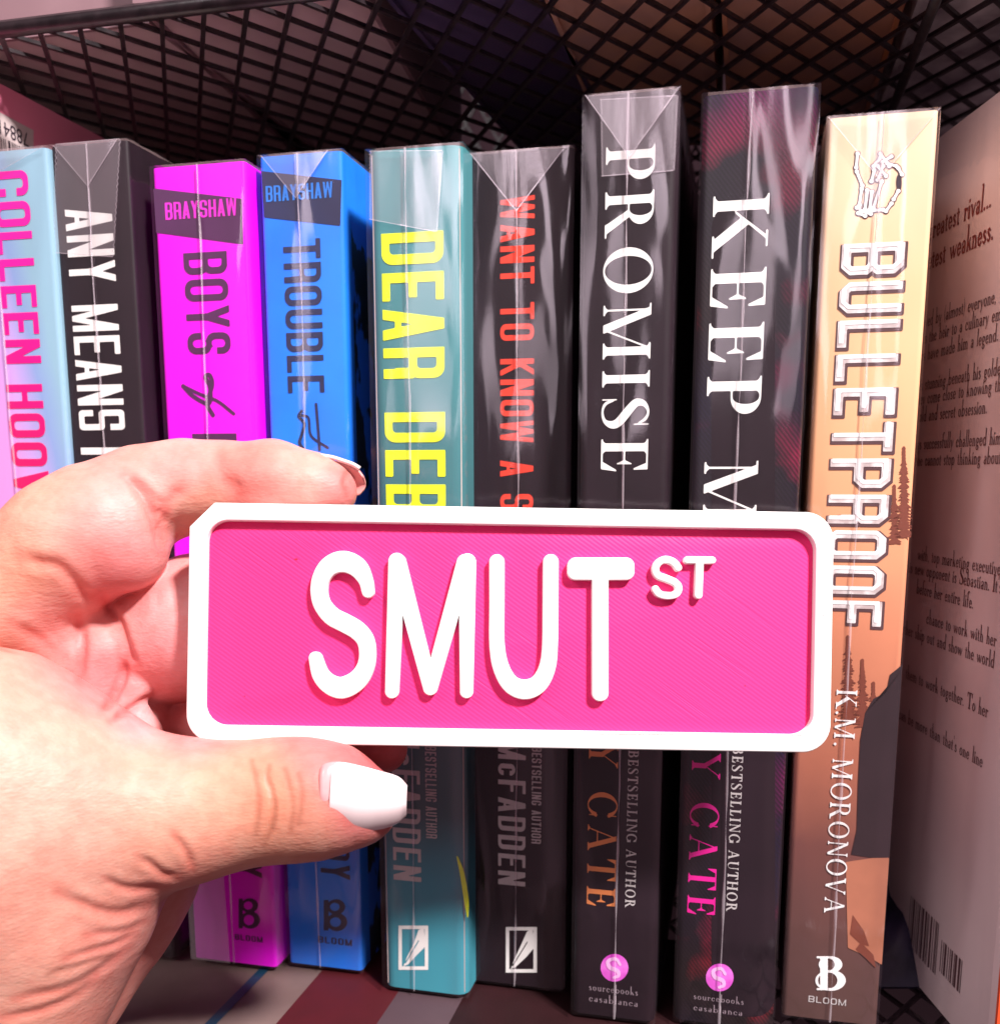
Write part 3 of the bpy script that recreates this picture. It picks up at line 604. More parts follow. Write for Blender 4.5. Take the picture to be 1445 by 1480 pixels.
# -- second tall black book with plaid
pl=mat('plaid_cover',(.02,.01,.02),.4); bs=pl.node_tree.nodes['Principled BSDF']
tc=N(pl,'ShaderNodeTexCoord'); mp=N(pl,'ShaderNodeMapping'); mp.inputs['Rotation'].default_value=(0,math.radians(38),0); L(pl,tc.outputs['Object'],mp.inputs[0])
n1=N(pl,'ShaderNodeTexNoise'); n1.inputs['Scale'].default_value=42; n1.inputs['Detail'].default_value=6; L(pl,tc.outputs['Object'],n1.inputs['Vector'])
n2=N(pl,'ShaderNodeTexNoise'); n2.inputs['Scale'].default_value=16; n2.inputs['Detail'].default_value=1; L(pl,tc.outputs['Object'],n2.inputs['Vector'])
wv=N(pl,'ShaderNodeTexWave'); wv.inputs['Scale'].default_value=420; wv.inputs['Distortion'].default_value=1.5; L(pl,mp.outputs[0],wv.inputs['Vector'])
r1=N(pl,'ShaderNodeValToRGB'); r1.color_ramp.elements[0].position=.51; r1.color_ramp.elements[0].color=(.016,.009,.016,1); r1.color_ramp.elements[1].position=.68; r1.color_ramp.elements[1].color=(.34,.012,.045,1); L(pl,n1.outputs['Fac'],r1.inputs[0])
r2=N(pl,'ShaderNodeValToRGB'); cr=r2.color_ramp; cr.elements[0].position=.44; cr.elements[0].color=(1,.9,.6,1); cr.elements[1].position=.62; cr.elements[1].color=(.25,.35,1.6,1); L(pl,n2.outputs['Fac'],r2.inputs[0])
mu=N(pl,'ShaderNodeMixRGB',blend_type='MULTIPLY'); mu.inputs[0].default_value=1; L(pl,r1.outputs[0],mu.inputs[1]); L(pl,r2.outputs[0],mu.inputs[2])
mu2=N(pl,'ShaderNodeMixRGB',blend_type='MULTIPLY'); mu2.inputs[0].default_value=.75; L(pl,mu.outputs[0],mu2.inputs[1]); L(pl,wv.outputs['Fac'],mu2.inputs[2]); L(pl,mu2.outputs[0],bs.inputs['Base Color'])
b=book('tall black book with red plaid streaks and magenta author name',(1016,138),(1184,127),1473,pl,seam=.44,seed=8,wrinkle=1.3,flap=.0,round_=.002)
art('plain_centre',lambda X,Y: rb(X,Y,1028,300,1120,1470,30),(1020,290,1130,1480),b.P,blackc,b.r,y=-.00006,res=4)
text('title','KEEP ME',SR,b.P,(1031,284),(1018,830),(1112,284),white,b.r,track=.22)
mgi=ink('magenta_author_ink',(.80,.01,.30))
text('author','EMILY CATE',SR,b.P,(1006,925),(1005,1322),(1048,925),mgi,b.r,track=.24)
text('author_note','NYT TIMES BESTSELLING AUTHOR',SLB,b.P,(1064,948),(1062,1318),(1080,948),gw,b.r,track=.2)
orb(b,1040,1413)
text('publisher_name','sourcebooks',LW,b.P,(1002,1444),(1075,1451),(1002,1433),gy,b.r,vert=False,track=.1)
text('publisher_name','casablanca',LW,b.P,(1002,1460),(1073,1467),(1002,1449),gy,b.r,vert=False,track=.1)
# -- orange book
orc=ramp_mat('orange_cover_shaded',[(0,(.09,.045,.04)),(.10,(.11,.05,.045)),(.22,(.17,.06,.05)),(.33,(.42,.14,.085)),(.50,(.66,.25,.14)),(.68,(.80,.40,.21)),(.86,(.85,.52,.30)),(1,(.88,.62,.42))],0,.2,mottle=.10)  # low stops: printed brown, darkened further with the sign's shadow painted in
b=book('orange and tan book with a skeleton hand and silver block title',(1196,171),(1357,158),1467,orc,seam=.50,flap=.013,seed=9,wrinkle=1.0)
dk=ink('outline_ink',(.10,.045,.05)); sil=grain(mat('silver_ink',(.7,.62,.62),.3),(.50,.40,.40),(.80,.74,.74),260,5,(.4,.6)); wht=ink('bright_ink',(.9,.86,.86))
BF=('sans',.56,.15,.15,.14,True)
for txt,bs_,be_ in (('BULLETPROOF',(1217,354),(1211,904)),):
    cpx=(1308,354)
    text('title_outline',txt,BF,b.P,bs_,be_,cpx,dk,b.r,track=.14,grow=.035,y=-.00012,shift=(.00015,-.0003))
    text('title',txt,BF,b.P,bs_,be_,cpx,sil,b.r,track=.14,y=-.0002)
    text('title_highlight',txt,BF,b.P,bs_,be_,cpx,wht,b.r,track=.14,grow=-.035,y=-.00028,shift=(-.0001,.0005))
bones=[[(1239,222),(1237,242)],[(1238,248),(1246,268)],[(1259,262),(1263,246)],[(1262,240),(1272,228)],[(1268,260),(1276,240)],[(1245,273),(1241,300)],[(1253,275),(1250,302)],[(1260,277),(1256,304)],[(1274,262),(1262,300)],[(1280,254),(1268,240)],[(1285,240),(1272,222)],[(1282,236),(1295,240)],[(1275,234),(1288,226)],[(1298,243),(1303,252)],[(1244,305),(1258,309)],[(1238,300),(1242,296)],[(1262,304),(1276,303)],[(1280,305),(1288,294)],[(1291,288),(1298,276)],[(1240,308),(1250,312)]]
def bonef(X,Y,g=0):
    f=None
    for (a,c) in bones:
        q=U(cap(X,Y,*a,*c,2.1),el(X,Y,a[0],a[1],3.3,3.0),el(X,Y,c[0],c[1],3.3,3.0)); f=q if f is None else mn(f,q)
    return f-g
art('skeleton_outline',lambda X,Y: bonef(X,Y,1.3),(1228,210,1315,322),b.P,dk,b.r,res=.6)
art('skeleton_hand',lambda X,Y: bonef(X,Y,-.1),(1228,210,1315,322),b.P,wht,b.r,res=.5,y=-.0002)
art('ring_stone',lambda X,Y: el(X,Y,1299,264,4,13),(1290,245,1310,285),b.P,blackink,b.r,res=.6)
tree=ink('tree_ink',(.20,.05,.03)); 
def conifer(cx,y0,y1,wd):
    def f(X,Y):
        r=np.random.RandomState(int(cx)); g=bx(X,Y,cx-1,y0,cx+1,y1)
        k=0; y=y0+3
        while y<y1:
            w_=wd*((y-y0)/(y1-y0))**.8*(.6+.6*r.rand()); dy=2+3*r.rand()
            g=U(g,cap(X,Y,cx,y,cx+w_,y+dy,2.6,.7),cap(X,Y,cx,y+1,cx-w_*(.6+.6*r.rand()),y+dy,2.6,.7)); y+=4.2
        return g
    return f
for cx,y0,y1,wd in ((1306,645,775,15),(1292,700,785,11),(1225,918,1040,16),(1246,952,1050,13),(1262,985,1060,12)):
    art('printed_tree',conifer(cx,y0,y1,wd),(cx-26,y0-8,cx+26,y1+8),b.P,tree,b.r,res=1,y=-.00014)
sl=ink('silhouette_ink',(.028,.014,.018))
art('printed_silhouette',lambda X,Y: poly(X,Y,[(1330,955),(1302,962),(1286,975),(1281,1000),(1262,1010),(1250,1030),(1243,1070),(1240,1130),(1238,1200),(1230,1235),(1262,1240),(1320,1242),(1340,1000)]),(1225,945,1318,1250),b.P,sl,b.r,y=-.00017)
art('printed_sand',lambda X,Y: poly(X,Y,[(1222,1246),(1262,1240),(1320,1242),(1310,1400),(1258,1385),(1225,1370)]),(1215,1235,1300,1405),b.P,ink('sand_ink',(.44,.16,.095)),b.r,y=-.00013)
art('printed_leaf',lambda X,Y: U(poly(X,Y,[(1232,1322),(1248,1345),(1256,1368),(1243,1364),(1228,1350)]),poly(X,Y,[(1244,1362),(1262,1380),(1266,1400),(1250,1384),(1236,1372)])),(1220,1315,1275,1410),b.P,tree,b.r,y=-.0002)
text('author','K.M. MORONOVA',SL,b.P,(1209,996),(1190,1319),(1239,996),wht,b.r,track=.14,y=-.00025)
art('publisher_mark',lambda X,Y: U(bx(X,Y,1185,1384,1196,1429),bx(X,Y,1180,1382,1205,1385),bx(X,Y,1180,1428,1205,1431),S(el(X,Y,1200,1394,17,12),el(X,Y,1196,1394,10,9)),S(el(X,Y,1200,1417,22,15),el(X,Y,1196,1417,14,12))),(1170,1375,1230,1440),b.P,wht,b.r,res=.8,y=-.0002)
text('publisher_name','BLOOM',('sans',.9,.16,.14,.3,False),b.P,(1168,1448),(1222,1455),(1168,1439),gw,b.r,vert=False,track=.25)
# -- pale book turned to show its back cover, at the right edge
xb=.1078
A=Vector((xb,.332,0)); Bn=Vector((xb+.001,.203,0)); ex=(Bn-A).normalized(); LB=(Bn-A).length
PB=Plane(A,ex); hb=.2128
rb_=empty('book',A,math.atan2(ex.y,ex.x)); tag(rb_,'pale mauve book turned sideways showing its printed back cover, at the right edge','book',GRP)
bc=grain(mat('back_cover_print',(.5,.35,.36),.4),(.58,.42,.44),(.72,.55,.56),14,5)
V,Fc=boxm(0,0,0,LB,.0008,hb); mesh('back_cover',V,Fc,bc,rb_); 
box('front_cover',(0,.0232,0,LB,.024,hb),bc,rb_); box('spine',(LB,0,0,LB+.0009,.024,hb),grain(mat('red_orange_spine',(.7,.09,.03),.4),(.72,.08,.02),(.60,.06,.03),40),rb_)
box('page_block',(.001,.0009,.0006,LB-.0002,.0231,hb-.0006),pg,rb_)
mar=ink('maroon_ink',(.20,.02,.02)); br=ink('brown_ink',(.10,.04,.045))
def bt(s,x1,y1,s0,m=br,capH=.0030,wpc=.00185,bold=0):
    """back-cover line ending at pixel (x1,y1) (baseline)"""
    e=PB.loc(x1,y1); V,T,wd=layout(LW,s,.05,bold+.008); k=capH*1.28
    pts=[(e[0]-(wd-v[0])*k*.86,-.00015,e[1]+v[1]*k) for v in V]
    mesh('blurb_line',pts,T,m,rb_)
bt('Your greatest rival...',1433,298,0,mar,.0046,bold=.012); bt('is your sweetest weakness.',1436,345,0,mar,.0046,bold=.012)
for s,x,y in (('loved by (almost) everyone,',1440,437),('he is the heir to a culinary em',1447,462),('The years have made him a legend.',1443,492),('the rest is stunning beneath his golden',1452,540),('they come close to knowing the',1452,564),('an old and secret obsession.',1427,597),('she has successfully challenged him',1447,642),('She cannot stop thinking about',1447,670),('with, top marketing executive',1446,832),('this new opponent is Sebastian. It\'s',1448,858),('before her entire life.',1407,880),('chance to work with her',1440,935),('together ship out and show the world',1437,966),('them to work together. To her',1428,1038),('can be more than that\'s one line',1420,1110)):
    bt(s,x,y,0)
def bars(x0,y0,x1,y1,x2,y2,n,parent,P,m,yy=-.00015):
    a=P.loc(x0,y0); b_=P.loc(x1,y1); c=P.loc(x2,y2); r=random.Random(3); V=[];Fc=[]; x=a[0]
    while x<b_[0]:
        w_=r.choice((.0003,.0003,.0006,.0009)); o=len(V); V+=[(x,yy,a[1]),(x+w_,yy,a[1]),(x+w_,yy,c[1]),(x,yy,c[1])]; Fc.append((o,o+1,o+2,o+3)); x+=w_+r.choice((.0003,.0005,.0008))
    mesh('barcode',V,Fc,m,parent)
bars(1312,1365,1352,1400,1312,1290,0,rb_,PB,br); bars(1358,1404,1388,1430,1358,1355,0,rb_,PB,br)
V=[];Fc=[]
for j in range(41):
    for i in range(21): V.append((LB*i/20,-.0012-.0005*math.sin(i*1.1+.6*math.sin(j*.35))*math.sin(j*.12+i*.2),hb*j/40))
for j in range(40):
    for i in range(20): a=j*21+i; Fc.append((a,a+1,a+22,a+21))
mesh('shrink_wrap',V,Fc,film,rb_,smooth=True)
# -- tall pink book behind the left end, barcode upside down
fl=on_z(-62,1362,0); 
tl=ray(-62,224); D_=H/math.tan(math.atan2(1362-CY,F)+PITCH); t=D_/tl.y; o=Vector((tl.x*t,D_,0))-ROW*.003
PP=Plane(o,DEP); xp,zp=PP.loc(0,120); 
pb=empty('book',o-ROW*.03,-TH); tag(pb,'tall pink book behind the pale blue book, with an upside-down barcode label','book',GRP)
pk=grain(mat('pink_cover',(.62,.12,.22),.4),(.78,.20,.32),(.85,.27,.40),20)
hp=zp
box('cover',(.0294,.0,0,.03,.150,hp),pk,pb); box('cover',(0,0,0,.0006,.150,hp),pk,pb); box('spine',(.0006,0,0,.0294,.0007,hp),pk,pb); box('page_block',(.0007,.0008,.0006,.0293,.148,hp-.0006),pg,pb)
def pface(pts,yy): 
    out=[]
    for p in pts: q=PP.loc(*p); out.append((.03+yy,q[0],q[1]))
    return out
mesh('barcode_label',pface([(-60,210),(48,260),(48,188),(-60,130)],.0001),[(0,1,2,3)],ink('label_paper',(.62,.50,.50)),pb)
q0=PP.loc(-60,240)[0]; q1=PP.loc(44,240)[0]; zt=PP.loc(20,207)[1]; zb=PP.loc(20,260)[1]; V=[];Fc=[]; r=random.Random(5); x=q0
while x<q1:
    w_=r.choice((.0003,.0004,.0008)); o_=len(V); V+=[(.0302,x,zb),(.0302,x+w_,zb),(.0302,x+w_,zt),(.0302,x,zt)]; Fc.append((o_,o_+1,o_+2,o_+3)); x+=w_+r.choice((.0004,.0006,.0009))
mesh('barcode',V,Fc,blackink,pb)
fc=bpy.data.curves.new('digits','FONT'); fc.body='788419'; fc.size=.0062
fo=bpy.data.objects.new('tmp',fc); C.objects.link(fo); bpy.context.view_layer.update(); me=bpy.data.meshes.new_from_object(fo.evaluated_get(bpy.context.evaluated_depsgraph_get())); bpy.data.objects.remove(fo)
xe=PP.loc(33,190)[0]; ze=PP.loc(33,192)[1]
for v in me.vertices: v.co=(.0302, xe+.002-(-.0+v.co.x)*.8, ze+.0005-v.co.y*.85)
wm=max(v.co.y for v in me.vertices); 
link('barcode_digits',me,blackink,pb)
# ---------------------------------------------------------------- printed card on the lower shelf
cz=.0006
cdn=empty('printed_card',on_z(380,1440,0)+Vector((0,0,-.0018)),-TH); tag(cdn,'glossy printed card with blue line and dark red band on the lower shelf','printed card')
def cardp(px,py): p=on_z(px,py,0)-cdn.location; return (p.dot(ROW),p.dot(DEP))
xs=[cardp(x,1440)[0] for x in (60,330,338,425,565,665,985)]
cm=[grain(mat('card_grey',(.12,.07,.07),.6,.2),(.14,.085,.08),(.21,.14,.13),30),ink('card_blue',(.008,.04,.08)),None,ink('card_red',(.07,.0,.004),.7),grain(mat('card_mauve',(.08,.045,.055),.6,.2),(.07,.04,.05),(.10,.06,.07),30)]
box('sheet',(xs[0]-.03,-.05,-.001,xs[6],.06,-.0002),cm[0],cdn)
def strip(n,a,b_,m): mesh(n,[(a,-.05,0),(b_,-.05,0),(b_,.06,0),(a,.06,0)],[(0,1,2,3)],m,cdn)
strip('blue_line',xs[1]-.0007,xs[2]+.0007,cm[1]); strip('red_band',xs[3],xs[4],cm[3]); strip('mauve_band',xs[4],xs[5],cm[4]); strip('maroon_band',xs[5],xs[6],grain(mat('card_maroon',(.02,.005,.006),.6,.2),(.018,.005,.006),(.03,.008,.010),60))
# crumpled navy thing on the shelf by the turned book
rng=np.random.RandomState(2); V=[];Fc=[]; c0=on_z(1322,1400,0)
for j in range(15):
    for i in range(15):
        u,v=i/14,j/14; e_=math.sin(math.pi*u)*math.sin(math.pi*v)
        V.append(((u-.5)*.05,(v-.5)*.06,.018*e_**.6+.003*rng.randn()*e_))
for j in range(14):
    for i in range(14): a=j*15+i; Fc.append((a,a+1,a+16,a+15))
o=len(V); V+=[(-.025,-.03,-.0005),(.025,-.03,-.0005),(.025,.03,-.0005),(-.025,.03,-.0005)]; Fc.append((o+3,o+2,o+1,o))
nv=mesh('cloth_bag',V,Fc,grain(mat('navy_plastic',(.02,.02,.06),.25),(.015,.012,.03),(.05,.04,.10),60),None,(c0.x+.004,c0.y+.02,.0),smooth=True); tag(nv,'dark navy crumpled bag behind the foot of the orange book','bag')
# ---------------------------------------------------------------- the sign
dS=.200
def unit(a,b): return (b-a).normalized()
sTL,sTR,sBL=at(277,727,dS),at(1203,742,dS),at(268,1073,dS)
ex=unit(sTL,sTR); vz=(CAMM.to_3x3()@Vector((0,0,1))); ey=vz.cross(ex).normalized()
ctr=at(737,907,dS); SF=Face(ctr,ex,ey)
sg=empty('street_sign',ctr); sg.rotation_euler=Matrix((ex,ey,ex.cross(ey))).transposed().to_euler(); tag(sg,'small pink street sign with raised white border and letters, held in the hand','sign')
plw=mat('white_plastic',(.86,.83,.82),.35); grain(plw,(.86,.83,.82),(.82,.79,.78),60,3)
plp=mat('pink_plastic',(.90,.036,.20),.5,.15); bs=plp.node_tree.nodes['Principled BSDF']
tc=N(plp,'ShaderNodeTexCoord'); mp=N(plp,'ShaderNodeMapping'); mp.inputs['Rotation'].default_value=(0,0,math.radians(-55)); L(plp,tc.outputs['Object'],mp.inputs[0])
wv=N(plp,'ShaderNodeTexWave'); wv.wave_type='BANDS'; wv.bands_direction='X'; wv.inputs['Scale'].default_value=430; wv.inputs['Distortion'].default_value=.5; L(plp,mp.outputs[0],wv.inputs['Vector'])
mq=N(plp,'ShaderNodeMapping'); mq.inputs['Rotation'].default_value=(0,0,math.radians(-55)); mq.inputs['Scale'].default_value=(1400,38,38); L(plp,tc.outputs['Object'],mq.inputs[0]); 
mq2=N(plp,'ShaderNodeVectorRotate'); mq2.rotation_type='Z_AXIS'; mq2.inputs['Angle'].default_value=math.radians(-55); L(plp,tc.outputs['Object'],mq2.inputs[0])
mq.inputs['Rotation'].default_value=(0,0,0); L(plp,mq2.outputs[0],mq.inputs[0]); mp2=N(plp,'ShaderNodeMapping'); L(plp,mq2.outputs[0],mp2.inputs[0]); L(plp,mp2.outputs[0],wv.inputs['Vector'])
nz_=N(plp,'ShaderNodeTexNoise'); nz_.inputs['Scale'].default_value=1; nz_.inputs['Detail'].default_value=2; L(plp,mq.outputs[0],nz_.inputs['Vector'])
big=N(plp,'ShaderNodeTexNoise'); big.inputs['Scale'].default_value=35; L(plp,tc.outputs['Object'],big.inputs['Vector'])
rr=N(plp,'ShaderNodeMapRange'); rr.inputs[1].default_value=.46; rr.inputs[2].default_value=.66; L(plp,big.outputs['Fac'],rr.inputs[0])
ng=N(plp,'ShaderNodeMapRange'); ng.inputs[1].default_value=.58; ng.inputs[2].default_value=.68; L(plp,nz_.outputs['Fac'],ng.inputs[0])
gm=N(plp,'ShaderNodeMath',operation='MULTIPLY'); L(plp,ng.outputs[0],gm.inputs[0]); L(plp,rr.outputs[0],gm.inputs[1])
hh=N(plp,'ShaderNodeMath',operation='MULTIPLY_ADD'); hh.inputs[1].default_value=-2.0; L(plp,gm.outputs[0],hh.inputs[0]); L(plp,wv.outputs['Fac'],hh.inputs[2])
bp=N(plp,'ShaderNodeBump'); bp.inputs['Strength'].default_value=.4; bp.inputs['Distance'].default_value=.00008; L(plp,hh.outputs[0],bp.inputs['Height']); L(plp,bp.outputs[0],bs.inputs['Normal'])
def solid(name,field,bb,res,z0,z1,m,parent,bev=.00022,bevfield=True):
    """extruded outline with a soft chamfer: outline traced at three insets"""
    V=[];Fc=[]
    pxmm=F/dS
    layers=[(0,z0),(0,z1-bev),(.35,z1-bev*.3),(1.0,z1)]
    V2,T,ls=shape(lambda X,Y: field(X,Y)*1.0,*bb,res)
    # offset loops along normals instead of re-tracing
    loops=[];k=0
    for n in ls: loops.append(np.array([SF.loc(*V2[k+i]) for i in range(n)])); k+=n
    base=0; tops=[]
    for lp in loops:
        n=len(lp); d1=lp-np.roll(lp,1,0); d2=np.roll(lp,-1,0)-lp
        d1/=np.linalg.norm(d1,axis=1)[:,None]+1e-12; d2/=np.linalg.norm(d2,axis=1)[:,None]+1e-12
        nn=np.stack([-(d1+d2)[:,1],(d1+d2)[:,0]],1); nn/=np.linalg.norm(nn,axis=1)[:,None]+1e-12; nn=-nn   # y flips in pixels: inside is on the other hand
        for (o_,z) in layers:
            for p,q in zip(lp,nn): V.append((p[0]+q[0]*o_*bev,p[1]+q[1]*o_*bev,z))
        for l in range(3):
            for i in range(n):
                a=base+l*n+i; b_=base+l*n+(i+1)%n; Fc.append((a,a+n,b_+n,b_))
        tops+= [base+3*n+i for i in range(n)]; base+=4*n
    for t in T: Fc.append(tuple(tops[i] for i in t[::-1]))
    nb=len(V); k=0; V+= [(SF.loc(*p)[0],SF.loc(*p)[1],z0) for p in V2]
    for t in T: Fc.append(tuple(nb+i for i in t))
    o=mesh(name,V,Fc,m,parent); o.data.polygons.foreach_set('use_smooth',[True]*len(o.data.polygons))
    md=o.modifiers.new('e','EDGE_SPLIT'); md.split_angle=math.radians(40); return o
rot=math.radians(.93)
def outerf(X,Y,g=0,r=41):
    # sign axes in pixels
    u=(X-737)*math.cos(rot)+(Y-907)*math.sin(rot); v=-(X-737)*math.sin(rot)+(Y-907)*math.cos(rot)
    f=rb(u,v,-466+g,-174+g,466-g,174-g,r)
    return f if g else mx(f,(-604-(u+v))*.7071)
REL=.0020
solid('border',lambda X,Y: S(outerf(X,Y),outerf(X,Y,25.5,31)),(255,715,1220,1100),2.0,-.0035,0,plw,sg,bev=.0003)
solid('back_plate',lambda X,Y: outerf(X,Y,25.1,31),(255,715,1220,1100),2.5,-.0035,-REL,plp,sg,bev=.00001)
tx=lambda P,ox,oy,k: [(ox+p[0]*k,oy+p[1]*k) for p in P]
kz=320/1445; kw=420/1445
SS=tx([(458,340),(440,262),(385,178),(295,142),(205,172),(150,250),(137,340),(158,425),(220,500),(305,545),(385,592),(438,655),(454,740),(440,835),(385,920),(290,968),(205,945),(145,880),(113,775)],430,780,kz)
rS=[9,10.5,14.5,15.5,14,12.5,12.2,12.5,13.5,13.8,13.5,12.5,12,12.5,14.5,15.8,14,12,9.6]
letters=[
 (lambda X,Y: path(X,Y,[(p[0],p[1],r) for p,r in zip(SS,rS)],n=7),(430,785,560,1025)),
 (lambda X,Y: U(cap(X,Y,573,811,566,1000,12.2,10),cap(X,Y,675.5,812,674,1000,12.4,9.8),cap(X,Y,574,812,621.5,995,12.5,10.5),cap(X,Y,672,813,621.5,995,12.5,10.5)),(548,790,695,1020)),
 (lambda X,Y: path(X,Y,[(718,812,11.2),(718,870,11),(718,930,11.2),(724,965,12),(738,989,13.2),(758,997,14.4),(778,989,13.2),(791,965,12),(795,930,11.4),(795.5,870,11.4),(796,812,11.4)],n=8),(698,792,815,1022)),
 (lambda X,Y: U(rb(X-(Y-822)*.0,Y,820,805.5,917,838.5,12),rb(X,Y,855.5,812,879.5,1014,11.5)),(812,798,925,1022)),
 (lambda X,Y: path(X,Y,[(p[0],p[1],5.4) for p in tx([(622,345),(600,318),(560,304),(525,318),(508,348),(520,382),(565,400),(608,420),(624,448),(608,478),(562,485),(525,474),(508,452)],800,720,kw)],n=6),(935,795,995,872)),
 (lambda X,Y: U(cap(X,Y,994,809,1030,809.5,5.4),cap(X,Y,1012,811,1010,860,5.8)),(982,798,1042,872)),
]
for i,(f,bb) in enumerate(letters): solid('raised_letter',f,bb,1.1 if i<4 else .8,-REL-.00003,-.0001 if i<4 else -.00025,plw,sg,bev=.00022)

for i,(x,y,r_) in enumerate(((1190,889,1.3),(735,981,1.1),(1031,876,.9),(425,807,2.0),(350,1007,1.2),(1080,992,1.3))):
    q=SF.loc(x,y); z=(-REL+.00006) if i>2 else .00005; k=r_*dS/F*.8
    mesh('speck',[(q[0]+k*math.cos(a)*(1.6 if i==3 else 1),q[1]+k*math.sin(a)*.8,z) for a in [t*math.pi/4 for t in range(8)]],[tuple(range(8))],blackink if i<3 else mat('red_speck',(.45,.0,.03)),sg)
# ---------------------------------------------------------------- the hand
def cc(px,py,d): return np.array(((px-CX)*d/F,-(py-CY)*d/F,-d),np.float32)
VX=.0004
lo=np.array((-.155,-.120,-.262),np.float32); hi=np.array((-.004,.056,-.145),np.float32)
nn=((hi-lo)/VX).astype(int)
gx=[lo[k]+np.arange(nn[k],dtype=np.float32)*VX for k in range(3)]
def smin(a,b,k):
    h=np.maximum(k-np.abs(a-b),0)/k; return np.minimum(a,b)-h*h*k*.25
class Field:
    def __init__(s): s.f=np.full(nn,.03,np.float32)
    def seg(s,A,B_,k=.004):
        (xa,ya,da,ra),(xb,yb,db,rb__)=A,B_
        a=cc(xa,ya,da); b=cc(xb,yb,db); ra=ra*da/F; rb__=rb__*db/F
        pad=.012+max(ra,rb__); l=np.minimum(a,b)-pad; u=np.maximum(a,b)+pad
        i0=np.clip(((l-lo)/VX).astype(int),0,nn); i1=np.clip(((u-lo)/VX).astype(int)+1,0,nn)
        if (i1<=i0).any(): return s
        X=gx[0][i0[0]:i1[0],None,None]; Y=gx[1][None,i0[1]:i1[1],None]; Z=gx[2][None,None,i0[2]:i1[2]]
        d=b-a; L2=float(d@d)+1e-12
        t=np.clip(((X-a[0])*d[0]+(Y-a[1])*d[1]+(Z-a[2])*d[2])/L2,0,1)
        g=np.sqrt((X-a[0]-t*d[0])**2+(Y-a[1]-t*d[1])**2+(Z-a[2]-t*d[2])**2)-(ra+(rb__-ra)*t)
        v=s.f[i0[0]:i1[0],i0[1]:i1[1],i0[2]:i1[2]]; v[...]=smin(v,g,k) if k>0 else np.minimum(v,g); return s
    def chain(s,P,k=.004):
        for a,b in zip(P[:-1],P[1:]): s.seg(a,b,k)
        return s
# index finger (over the top edge of the sign)
ix=Field().chain([(-60,960,.222,100),(30,850,.214,86),(100,788,.211,88),(158,765,.2095,86)],.006).chain([(150,748,.2115,82),(206,716,.2135,66),(268,703,.214,62),(325,700,.213,58)],.004).chain([(325,700,.213,58),(395,701,.2118,61),(455,707,.2105,48),(480,711,.210,35)],.003)
ix.seg((185,800,.2085,52),(160,778,.209,70),.003)
# middle finger (behind the sign) and ring finger
md_=Field().chain([(120,960,.236,80),(215,930,.228,84),(290,905,.2235,96),(360,915,.222,92)],.006).chain([(360,915,.222,90),(450,990,.2225,62),(510,1045,.2195,52),(553,1082,.2165,36)],.005)
rg=Field().chain([(150,1080,.244,60),(235,1056,.2355,50),(300,1058,.231,54),(380,1090,.222,48),(430,1105,.220,40)],.004)
# palm and its fold
pm=Field().chain([(-60,930,.235,110),(60,965,.2335,104),(120,1010,.2315,86),(185,1050,.2295,60),(225,1085,.2275,48)],.010)
pm.chain([(10,905,.2195,68),(75,912,.217,54),(100,950,.217,48)],.003)
pm.chain([(140,893,.2185,32),(150,940,.2165,37),(138,1000,.2165,36)],.0016)
pm.chain([(184,948,.2185,18),(196,990,.2175,25),(168,1035,.2165,25)],.0013); pm.chain([(198,1036,.2175,22),(207,1058,.217,25),(222,1090,.217,26)],.0012)
# thumb with its mount, wrist
th=Field().chain([(-120,1130,.193,205),(0,1150,.1945,196),(95,1168,.196,138),(200,1180,.198,105),(300,1169,.1985,84),(390,1157,.1985,71),(440,1155,.198,70),(490,1157,.1972,60),(530,1166,.1968,40)],.008)
th.chain([(-120,1180,.193,205),(0,1260,.196,180),(60,1320,.198,132),(10,1430,.2,128),(-60,1540,.203,150)],.010)
th.seg((246,1222,.1985,46),(262,1226,.1995,42),.003)
wr=Field().chain([(20,1050,.23,120),(120,1180,.2265,112),(175,1255,.2235,100),(135,1330,.222,96),(60,1420,.222,110),(-40,1560,.222,125)],.008)
f=np.minimum(ix.f,1); 
def merge(a,b,k): return smin(a,b,k)
f=merge(ix.f,pm.f,.0032); f=merge(f,md_.f,.0008); f=merge(f,rg.f,.0008); del md_,rg
f=merge(f,wr.f,.0015); f=merge(f,th.f,.0016); del ix,pm,wr,th
